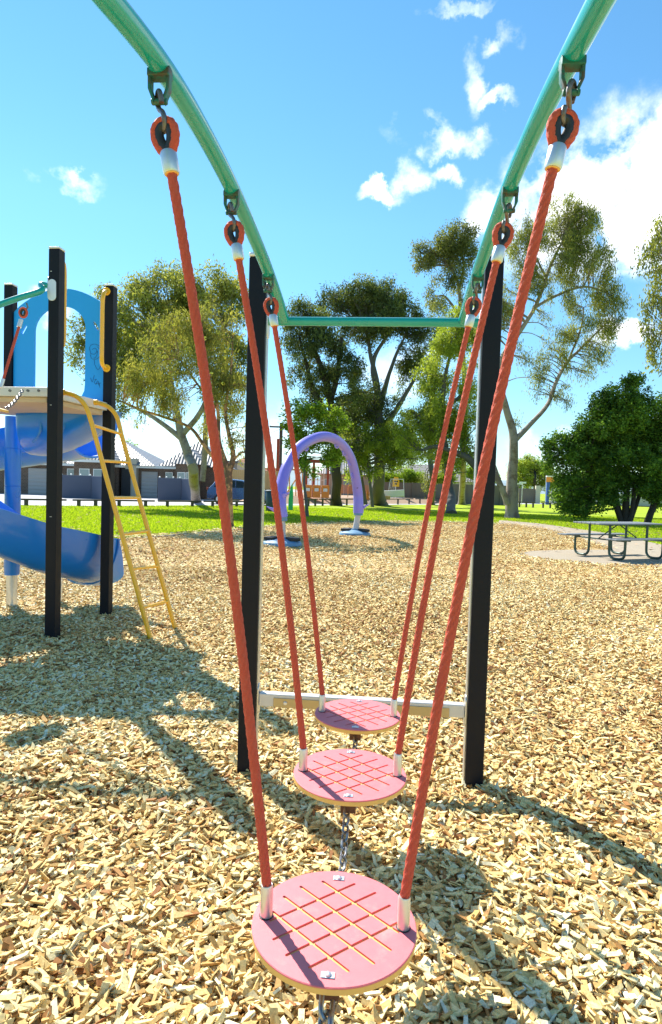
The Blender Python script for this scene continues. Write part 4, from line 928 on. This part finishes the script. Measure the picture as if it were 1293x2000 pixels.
tree('bent_shrub_tree','little bent tree with orange bark beside the construction site',gnd(710,978),50,
 [[(700,978,0,4),(703,930,0,4),(695,905,0,3),(680,895,0,2)],[(700,915,0,3),(690,895,0,2),(668,893,0,1)]],[(690,885,26,12,0),(660,880,20,10,0,.5)],LM['olive'],MT['bark_o'],leaf=.13,nl=700,sub=8)
for i,(px_,py_,rx_,lab) in enumerate(((748,931,22,'clipped green hedge bush over the brown fence, nearest the orange sign on its left'),(800,932,26,'wide clipped green hedge bush above the brown fence right of the orange sign'),(868,933,24,'green hedge bush above the brown fence near the diamond sign'))):
    tree('hedge_bush',lab,gnd(px_,972),66,[[(px_,972,0,3),(px_,945,0,2)]],[(px_,py_,rx_,8,0,1.4),(px_-8,py_+5,rx_*.7,7,0),(px_+10,py_+4,rx_*.6,7,0)],LM['mid'],MT['bark_d'],leaf=.16,nl=900,sub=10,group='bushes above the brown fence',branch=False,cat='bush',sprd=.5)
# background mass of trees far behind to close the horizon on the right
for i,(px_,w_,h_,lab) in enumerate(((930,60,34,'distant green tree seen just left of the right black post'),(1170,70,36,'distant tree mostly hidden by the bushy tree'),(800,60,24,'distant tree above the grey tiled roof'))):
    tree('distant_tree',lab,at(px_,965,120)*1,120,[[(px_,965,0,4),(px_,940,0,3)]],[(px_,925,w_*.6,h_*.6,0,1.4),(px_-w_*.4,940,w_*.4,h_*.5,0),(px_+w_*.4,938,w_*.4,h_*.5,0)],LM['mid'],MT['bark_d'],leaf=.28,nl=1000,sub=12,group='distant trees behind the park',sprd=.5)
# yellow blossom puffs on the young gum
bl=MB(); rnd=random.Random(5)
par=[o for o in COL.objects if o.name.startswith('young_gum_tree')][0]
for k in range(46):
    px_,py_=rnd.choice([(rnd.gauss(330,60),rnd.gauss(690,50)),(rnd.gauss(420,45),rnd.gauss(670,60)),(rnd.gauss(300,40),rnd.gauss(640,30))])
    c=at(px_,py_,yb.y-1.1+rnd.random()); r_=rnd.uniform(.03,.065)
    for j in range(16):
        d=Vector((rnd.gauss(0,1),rnd.gauss(0,1),rnd.gauss(0,1))).normalized(); p=c+d*r_; s1=d.orthogonal().normalized()*r_*.45; s2=d.cross(s1).normalized()*r_*.45
        n=len(bl.v); bl.v+=[p-s1,p+s2,p+s1,p-s2]; bl.f.append((n,n+1,n+2,n+3))
bl.build('blossom',mat('yellow_blossom',(.72,.66,.10),.8,0,.2,3),par)

# ------------------------------------------------------------------ houses and street
def X(px,Y): return at(px,950,Y).x
def hip(b,x0,x1,y0,y1,z0,z1,ov=.45):
    x0-=ov;x1+=ov;y0-=ov;y1+=ov; w_=x1-x0;d=y1-y0
    if w_>=d: r0=(x0+d/2,(y0+y1)/2);r1=(x1-d/2,(y0+y1)/2)
    else: r0=((x0+x1)/2,y0+w_/2);r1=((x0+x1)/2,y1-w_/2)
    v=[(x0,y0,z0),(x1,y0,z0),(x1,y1,z0),(x0,y1,z0),(*r0,z1),(*r1,z1)]
    if w_>=d: f=[(0,1,5,4),(1,2,5),(2,3,4,5),(3,0,4),(3,2,1,0)]
    else: f=[(0,1,4),(1,2,5,4),(2,3,5),(3,0,4,5),(3,2,1,0)]
    b.add(v,f); return b
def win(h,x0,x1,z0,z1,y,name='window'):
    f=MB(); t=.06
    f.box((x0-t,y-.05,z0-t),(x1+t,y-.003,z0)).box((x0-t,y-.05,z1),(x1+t,y-.003,z1+t)).box((x0-t,y-.05,z0),(x0,y-.003,z1)).box((x1,y-.05,z0),(x1+t,y-.003,z1))
    o=f.build(name,MT['white'],h); MB().box((x0,y-.03,z0),(x1,y-.006,z1)).build('pane',MT['glass'],o); return o
# house A
Yh=50
hA=thing('brick_house',(X(120,Yh),Yh+4,0),'dark brick house with white hipped roof, seen under the blue slide','house')
xa,xb=X(-120,Yh),X(222,Yh); xg0,xg1=X(42,Yh),X(92,Yh)
MB().box((xa,Yh+1.2,-.2),(xb,Yh+13,2.62)).build('wall',MT['brick'],hA)
bx0,bx1=X(150,Yh),X(215,Yh)
MB().box((bx0,Yh-.6,-.2),(bx1,Yh+1.3,2.9)).build('bay_wall',MT['brick'],hA)
r=MB(); hip(r,X(78,Yh),X(286,Yh),Yh+1.25,Yh+9.5,2.63,5.15,.4); hip(r,xa,X(77,Yh),Yh+1.2,Yh+13,2.66,5.2); rA_=r.build('roof',MT['roofw'],hA)
r=MB(); hip(r,bx0,bx1,Yh-.6,Yh+6,2.91,4.5,.4); r.build('porch_roof',MT['roofw'],rA_)
r=MB(); hip(r,xa,X(108,Yh),Yh+1.2-.05,Yh+8,2.70,4.3,.5); r.build('garage_roof',MT['roofw'],rA_)
MB().box((xa-.5,Yh+.62,2.42),(X(148,Yh)-.02,Yh+.74,2.62)).box((X(216,Yh)+.03,Yh+.62,2.42),(xb+.5,Yh+.74,2.62)).box((bx0-.45,Yh-1.1,2.72),(bx1+.45,Yh-.98,2.90)).build('gutter',MT['white'],hA)
MB().box((xg0,Yh+1.10,0),(xg1,Yh+1.19,2.15)).build('garage_door',MT['garage'],hA)
for a,b_,yy in ((120,136,Yh+1.2),(162,179,Yh-.6),(189,205,Yh-.6)): win(hA,X(a,Yh),X(b_,Yh),1.0,2.15,yy)
# house B
hB=thing('brick_house',(X(310,Yh),Yh+4,0),'dark brick house with pale hipped roof behind the large gum tree trunk','house')
xa2,xb2=X(223,Yh)+.02,X(418,Yh)
MB().box((xa2,Yh+1.6,-.2),(xb2,Yh+13,2.62)).build('wall',MT['brick'],hB)
MB().box((X(345,Yh),Yh-.4,-.2),(X(385,Yh),Yh+1.7,2.8)).build('bay_wall',MT['brick'],hB)
MB().box((X(236,Yh),Yh+1.0,-.1),(X(258,Yh),Yh+1.62,3.2)).build('entry_tower',MT['cream'],hB)
MB().box((X(230,Yh),Yh+.86,0),(X(247,Yh),Yh+.99,2.3)).build('front_door',MT['dark'],hB)
MB().box((X(265,Yh),Yh+1.5,0),(X(297,Yh),Yh+1.59,2.15)).build('garage_door',MT['garage'],hB)
r=MB(); hip(r,X(288,Yh)+.8,X(425,Yh),Yh+1.6,Yh+9,2.68,4.95,.35); rB_=r.build('roof',MT['roofw'],hB)
r=MB(); hip(r,X(345,Yh),X(392,Yh),Yh-.4,Yh+6,2.81,4.1,.4); r.build('porch_roof',MT['roofw'],rB_)
MB().box((xa2,Yh+1.02,2.42),(X(343,Yh),Yh+1.14,2.62)).build('gutter',MT['white'],hB)
for a,b_,yy in ((314,326,Yh+1.6),(350,362,Yh-.4),(366,378,Yh-.4)): win(hB,X(a,Yh),X(b_,Yh),1.0,2.1,yy)
# rendered front walls
for a,b_,lab in ((116,200,'long blue grey rendered front wall before the left brick house'),(308,376,'blue grey rendered front wall beside the gum trunk')):
    Yw=44; o=thing('garden_wall',(X((a+b_)/2,Yw),Yw,0),lab,'wall','rendered walls in front of the brick houses')
    MB().box((X(a,Yw),Yw,-.1),(X(b_-22,Yw),Yw+.2,1.62)).build('wall_panel',MT['wallbl'],o,bev=.02)
    MB().prism([(X(b_-22,Yw)+.01,Yw+.0,-.1),(X(b_,Yw-1.5),Yw-1.6,-.1),(X(b_,Yw-1.5)+.2,Yw-1.5,-.1),(X(b_-22,Yw)+.21,Yw+.2,-.1)],(0,0,1.70)).build('return_wall',MT['wallbl'],o,bev=.02)
    b=MB(); 
    for k in range(4): b.lathe((X(a+3+k*(b_-28-a)/3,Yw),Yw+.1,1.62),[(.06,0),(.06,.08),(.02,.11)],10)
    b.build('wall_lamp',MT['white'],o,smooth=True)
# cream garage block and red roof house
hC=thing('cream_garage',(X(400,58),60,0),'cream rendered garage block behind the blue car','garage')
MB().box((X(372,58),58,-.2),(X(462,58),66,3.3)).build('wall',MT['cream'],hC); MB().box((X(400,58),57.9,0),(X(428,58),57.99,2.3)).build('garage_door',MT['garage'],hC)
MB().box((X(370,58),57.8,3.31),(X(464,58),66.2,3.5)).build('roof',MT['roofw'],hC)
hD=thing('red_roofed_house',(X(470,85),90,0),'house with red tiled roof far behind the blue car','house')
MB().box((X(425,85),85,-.2),(X(520,85),95,2.9)).build('wall',MT['brickb'],hD); r=MB(); hip(r,X(425,85),X(520,85),85,95,2.95,5.3,.5); r.build('roof',MT['redtile'],hD)
# timber fence / house frame under construction
tf=thing('timber_fence',(X(500,50),50,0),'new yellow timber paling fence behind the car and left black post','fence')
b=MB(); x_=X(452,50)
while x_<X(560,50): b.box((x_,50,-.1),(x_+.14,50.03,2.5)); x_+=.155
b.build('palings',MT['timber'],tf); MB().box((X(452,50),50.04,.5),(X(560,50),50.1,.6)).box((X(452,50),50.04,1.9),(X(560,50),50.1,2.0)).build('fence_rail',MT['timber'],tf)
hF=thing('house_frame',(X(600,56),57,0),'unfinished timber and red steel house frame beside the purple arch','house frame')
for i,px_ in enumerate((524,541)): MB().box((X(px_,54)-.12,54,-.1),(X(px_,54)+.12,54.24,4.9+.5*i)).build('steel_column',MT['redo'],hF)
for px_ in (598,612,640): MB().box((X(px_,52)-.1,52,-.1),(X(px_,52)+.1,52.2,3.3)).build('steel_column',MT['redo'],hF)
MB().box((X(595,52),51.95,3.31),(X(644,52),52.25,3.6)).build('steel_beam',MT['redo'],hF)
lat=MB()
for k in range(6): x_=X(603,53)+k*(X(632,53)-X(603,53))/5; lat.box((x_-.03,53,.8),(x_+.03,53.06,3.0))
for k in range(5): z_=.8+k*.55; lat.box((X(602,53),53.061,z_-.03),(X(633,53),53.12,z_+.03))
lat.build('white_lattice',MT['white'],hF)
tm=MB()
for px_,h_ in ((505,2.9),(515,3.0),(552,3.1),(565,3.0),(578,2.9),(590,2.8)): tm.box((X(px_,55)-.05,55,-.1),(X(px_,55)+.05,55.1,h_))
for a,b_ in ((505,540),(552,590)): 
    p0=Vector((X(a,55),55.12,.1));p1=Vector((X(b_,55),55.12,2.8)); tm.tube([p0,p1],.06,4)
tm.box((X(500,55),55,2.7),(X(595,55),55.1,2.85)); tm.build('timber_stud',MT['timber'],hF)
# beige house
hE=thing('beige_house',(X(690,72),76,0),'beige brick house with light grey roof behind the construction barriers','house')
MB().box((X(625,72),72,-.2),(X(745,72),82,2.8)).build('wall',MT['brickb'],hE); r=MB(); hip(r,X(625,72),X(745,72),72,82,2.85,5.6,.5); r.build('roof',MT['roofw'],hE)
win(hE,X(634,72),X(642,72),1.2,2.2,72); win(hE,X(672,72),X(680,72),.2,2.1,72)
hG=thing('tiled_house',(X(840,95),100,0),'house with long grey tiled roof above the brown fence','house')
MB().box((X(745,90),90,-.2),(X(925,90),100,2.6)).build('wall',MT['cream'],hG); r=MB(); hip(r,X(745,90),X(925,90),90,100,2.65,5.2,.6); r.build('roof',MT['grtile'],hG)
# brown sheet fence
bf=thing('sheet_fence',(X(830,63),63,0),'long brown sheet metal boundary fence below the hedge bushes','fence')
MB().box((X(737,63),63,-.1),(X(1012,63),63.08,2.0)).build('sheet_panel',MT['wallbr'],bf); 
b=MB()
for k in range(9): x_=X(737,63)+k*(X(1012,63)-X(737,63))/8; b.box((x_-.05,62.9,-.1),(x_+.05,62.99,2.05))
b.build('fence_post',MT['wallbr'],bf)
f2=thing('sheet_fence',(X(1030,80),80,0),'grey brown boundary fence in shade right of the river gum trunk','fence')
MB().box((X(1014,80),80,-.1),(X(1046,80),80.08,1.9)).build('sheet_panel',MT['wallbr'],f2); MB().box((X(1046,80)+.01,79.8,-.1),(X(1055,80),80.2,2.3)).build('gate_pier',MT['cream'],f2)
f3=thing('garden_wall',(X(1180,85),85,0),'low pale wall behind the bushy tree','wall')
MB().box((X(1076,85),85,-.1),(X(1400,85),85.2,1.6)).build('wall_panel',MT['cream'],f3)
# construction clutter
o=MB(); Yb=49
for k in range(3):
    xx=X(594+k*17,Yb); 
    bb2=thing('barrier',(xx,Yb,0),('orange water filled road barrier, left one of the row under the arch','orange road barrier in the middle of the row under the arch','orange road barrier at the right end of the row under the arch')[k],'barrier','orange road barriers')
    MB().prism([(xx,Yb-.25,0),(xx,Yb+.25,0),(xx,Yb+.16,.35),(xx,Yb+.09,1.0),(xx,Yb-.09,1.0),(xx,Yb-.16,.35)],(.62,0,0)).build('barrier_body',MT['orange'],bb2,bev=.03)
    MB().box((xx+.15,Yb-.19,.5),(xx+.47,Yb-.17,.75)).build('reflector',MT['white'],bb2)
ms=thing('mesh_barrier',(X(690,56),56,0),'strip of orange mesh safety fence across the site','safety fence')
b=MB(); 
for k in range(7): b.box((X(652+k*14,56)-.03,56,0),(X(652+k*14,56)+.03,56.06,1.15))
b.build('stake',MT['timber'],ms); b=MB()
for k in range(9): b.box((X(652,56),55.97,.35+k*.09),(X(736,56),55.985,.39+k*.09))
b.build('orange_mesh',MT['orange'],ms)
cn_=thing('traffic_cone',(X(718,47),47,0),'orange traffic cone beside the forked gum trunk','cone'); MB().lathe((X(718,47),47,0.03),[(.17,0),(.10,.3),(.03,.72)],20).build('cone_body',MT['orange'],cn_,smooth=True); MB().box((X(718,47)-.2,46.8,0),(X(718,47)+.2,47.2,.03)).build('cone_base',MT['orange'],cn_)
ws=thing('concrete_slab',(X(762,50),50,0),'white concrete slab lying tilted in front of the brown fence','slab')
MB().box((0,0,0),(1.9,.5,.55),Matrix.Translation((X(745,50),50,.15))@Matrix.Rotation(R(-4),4,'Y')).build('slab_block',MT['white'],ws,bev=.03)
MB().box((0,0,0),(1.3,.5,.3),Matrix.Translation((X(730,50),49.3,.0))).build('timber_bearer',MT['timber'],ws,bev=.02)
tfp=thing('temporary_fence',(X(775,55),55,0),'open temporary wire fence panel leaning beside the white slab','fence panel')
b=MB(); a0=Vector((X(757,55),55,.05)); 
for px_,l in ((757,.25),(790,-.1)): b.tube([(X(px_,55),55,0),(X(px_,55)+l,55,1.75)],.025,8)
b.tube([(X(757,55)+.25,55,1.75),(X(790,55)-.1,55,1.75)],.025,8); b.tube([(X(757,55),55,.1),(X(790,55),55,.1)],.025,8)
for k in range(1,5): b.tube([(X(757,55)+k*.14,55,.05),(X(757,55)+k*.14+.22,55,1.75)],.010,5)
b.build('wire_panel',MT['silver'],tfp,smooth=True)
# signs
def pole(o,x,y,h,r=.035,m='silver'): MB().tube([(x,y,-.1),(x,y,h)],r,10).build('sign_pole',MT[m],o,smooth=True)
sg=thing('warning_sign',(X(841,58),58,0),'yellow diamond warning sign with black curved arrow on a thin pole','sign'); x_=X(838,58); pole(sg,X(841,58),58,1.9)
pl_=MB().prism([(x_,57.93,1.45),(x_+.45,57.93,1.9),(x_,57.93,2.35),(x_-.45,57.93,1.9)],(0,.02,0)).build('sign_face',MT['signy'],sg)
MB().tube([(x_-.12,57.92,1.7),(x_-.12,57.92,1.92),(x_+.12,57.92,1.95),(x_+.12,57.92,2.05)],.035,6).build('arrow_symbol',MT['signb'],pl_,smooth=True)
sg=thing('site_sign',(X(773,60),60,0),'orange yellow sign with rounded top above the hedge, facing the lawn','sign'); pole(sg,X(773,60),60,1.8); x_=X(773,60)
pf=MB().prism([(x_-.32,59.93,1.55),(x_+.32,59.93,1.55),(x_+.32,59.93,2.15),(x_+.18,59.93,2.5),(x_-.18,59.93,2.5),(x_-.32,59.93,2.15)],(0,.03,0)).build('sign_face',MT['signy'],sg)
MB().box((x_-.2,59.915,2.0),(x_+.2,59.928,2.12)).box((x_-.1,59.915,1.75),(x_+.1,59.928,1.9)).build('sign_mark',MT['signb'],pf)
sg=thing('street_name_sign',(X(1020,66),66,0),'white street name blade on a pole right of the river gum trunk','sign'); pole(sg,X(1020,66),66,2.5)
MB().box((X(1014,66),65.9,2.32),(X(1027,66),65.93,2.5)).build('name_blade',MT['white'],sg); MB().box((X(1006,66),65.85,2.2),(X(1019,66),65.88,2.34)).build('name_blade',MT['white'],sg)
sg=thing('service_sign',(X(1072,74),74,0),'blue pillar sign with orange and white top near the distant road','sign')
MB().box((X(1068,74),74,-.1),(X(1074,74),74.2,2.7)).build('pillar',MT['bluep'],sg); MB().box((X(1067,74),73.9,2.71),(X(1081,74),74.3,3.3)).build('sign_box',MT['orange'],sg); MB().box((X(1067,74),73.88,3.31),(X(1081,74),74.32,3.45)).build('sign_top',MT['white'],sg)
MB().tube([(X(1066,74),74,0),(X(1066,74),74,3.3)],.05,8).build('sign_pole',MT['silver'],sg,smooth=True)
lp=thing('light_pole',(X(1073,110),110,0),'tall thin grey light pole rising left of the bushy tree','pole'); MB().tube([(X(1073,110),110,0),(X(1073,110),110,9)],[.12,.07],8).build('pole_shaft',MT['silver'],lp,smooth=True)
MB().tube([(X(1073,110),110,9),(X(1073,110)-1.2,110,9.2)],.05,6).build('lamp_arm',MT['silver'],lp,smooth=True)
up=thing('utility_pole',(X(546,60),60,0),'dark timber utility pole with crossarm and sagging wires behind the left black post','utility pole')
MB().box((X(546,60)-.15,60,-.1),(X(546,60)+.15,60.25,7.4)).build('pole_shaft',MT['railw'],up); MB().box((X(546,60)-1.1,59.85,6.9),(X(546,60)+.9,59.99,7.05)).build('crossarm',MT['railw'],up)
for k in (-1.0,0.7):
    a0=Vector((X(546,60)+k,59.9,7.1)); b0=Vector((X(300,60)+k,75,6.0)); MB().tube([a0.lerp(b0,t/12)-Vector((0,0,2.6*(t/12)*(1-t/12))) for t in range(13)],.018,5).build('wire',MT['dark'],up,smooth=True)
# bin and green play post
bn=thing('rubbish_bin',(X(534,31),31,0),'dark teal rubbish bin beside the purple arch leg','bin')
x_=X(534,31); MB().lathe((x_,31,0.02),[(.33,0),(.36,.05),(.38,.95),(.36,.98)],28).build('bin_body',MT['binm'],bn,smooth=True); MB().lathe((x_,31,1.005),[(.40,0),(.40,.05),(.3,.09)],28).build('bin_lid',MT['binm'],bn,smooth=True)
gp=thing('green_play_post',(X(568,33),33,0),'bright green curved plastic panel standing behind the purple arch leg','play panel')
MB().prism([(X(564,33),33,0),(X(573,33),33,0),(X(573,33),33,.9),(X(571,33),33,1.5),(X(567,33),33,1.2),(X(564,33),33,.6)],(0,.15,0)).build('panel',MT['greenp'],gp,bev=.03)
# low log barriers along the road
SEG=[((38,986),(118,987)),((140,988),(250,989)),((245,989),(300,990)),((308,990),(400,991))]
SEG=[((30,988),(130,989)),((142,989),(198,989)),((214,989),(302,990)),((309,990),(392,990)),((398,990),(478,990)),((584,989),(620,988)),((624,988),(668,987)),((670,987),(722,986)),((744,986),(806,984)),((812,984),(868,983)),((872,983),(925,982)),((1010,984),(1046,983)),((1056,983),(1094,982)),((1190,984),(1293,984))]
where=['far left end under the blue slide','between the tower posts','behind the ladder','left of the gum trunk','beside the blue car','under the arch, left end','under the arch, middle','left of the forked gum','right of the forked gum','below the brown fence','below the diamond sign','right of the river gum trunk','near the blue pillar sign','behind the bushy tree stems']
for i,((x0,y0),(x1,y1)) in enumerate(SEG):
    p0=gnd(x0,y0);p1=gnd(x1,y1)
    if i in(11,12,13): p0=p0.normalized()*60;p1=p1.normalized()*60
    p0.z=p1.z=0
    o=thing('log_barrier',(p0+p1)/2,'low dark log rail barrier '+where[i],'barrier','low log barriers along the road')
    d=(p1-p0).normalized(); nrm2=Vector((-d.y,d.x,0)); w_=.055; H_=.27 if i<5 else .42
    MB().prism([p0-nrm2*.07+Vector((0,0,H_)),p0+nrm2*.07+Vector((0,0,H_)),p0+nrm2*.07+Vector((0,0,H_+.085)),p0-nrm2*.07+Vector((0,0,H_+.085))],p1-p0).build('rail',MT['railw'],o,bev=.015)
    n=2 if i<5 else 3
    for k in range(n):
        c=p0.lerp(p1,(k+.35)/(n-.3)); MB().box((c.x-.07,c.y-.07,-.1),(c.x+.07,c.y+.07,H_-.002)).build('stump',MT['railw'],o)
for o in COL.objects:
    if o.parent is None and o.name.split('.')[0] in ('barrier','safety_fence','mesh_barrier','traffic_cone','concrete_slab','temporary_fence'): o.location.z+=.45
# ------------------------------------------------------------------ parked blue car
cx0=X(404,40.5); car=thing('parked_car',(cx0+2.25,41.2,0),'blue wagon parked beside the gum tree, seen through the playground','car')
prof=[(0,.35),(.02,.75),(.10,1.0),(.30,1.22),(.52,1.50),(.75,1.60),(1.6,1.66),(2.35,1.60),(2.75,1.42),(3.25,1.06),(4.1,.94),(4.42,.78),(4.5,.5),(4.45,.32)]
cl=MB(); W2=.88; n=len(prof); vs=[]
for yy,inset in ((0,.10),(.18,0),(1.58,0),(1.76,.10)):
    for x_,z_ in prof:
        k=max(0,(z_-1.0)/.66); y2=yy+( .22*k if yy<.5 else -.22*k); vs.append((cx0+x_+(inset*.4 if x_<2 else -inset*.4),40.3+y2,z_-(inset*.4 if z_>.6 else 0)))
fs=[tuple(range(n))[::-1],tuple(3*n+i for i in range(n))]
for j in range(3):
    for i in range(n): fs.append((j*n+i,j*n+(i+1)%n,(j+1)*n+(i+1)%n,(j+1)*n+i))
cl.add(vs,fs); cb_=cl.build('body',MT['carb'],car,bev=.03)
for pts_ in ([(.50,1.10),(.62,1.42),(1.05,1.52),(1.10,1.10)],[(1.16,1.10),(1.13,1.53),(1.85,1.55),(1.88,1.10)],[(1.94,1.10),(1.92,1.55),(2.35,1.50),(2.95,1.10)]):
    MB().prism([(cx0+x_,40.3+.22*max(0,(z_-.95)/.66)-.022,z_) for x_,z_ in pts_],(0,.01,0)).build('side_window',MT['cglass'],car)
for x_ in (.85,3.55):
    for y_ in (40.28,41.85):
        wh=MB().tube([(cx0+x_,y_,.33),(cx0+x_,y_+.2,.33)],.33,24).build('wheel',MT['dark'],car,bev=.03); MB().tube([(cx0+x_,y_-.012,.33),(cx0+x_,y_-.001,.33)],.20,12).build('rim',MT['silver'],wh)
MB().box((cx0+.0,40.34,.92),(cx0+.10,40.6,1.08)).build('tail_light',MT['redo'],car,bev=.01)
MB().box((cx0+4.30,40.30,.72),(cx0+4.45,40.55,.84)).build('headlight',MT['glass'],car,bev=.01)
MB().box((cx0+2.45,40.18,1.05),(cx0+2.62,40.31,1.18)).build('wing_mirror',MT['carb'],car,bev=.02)
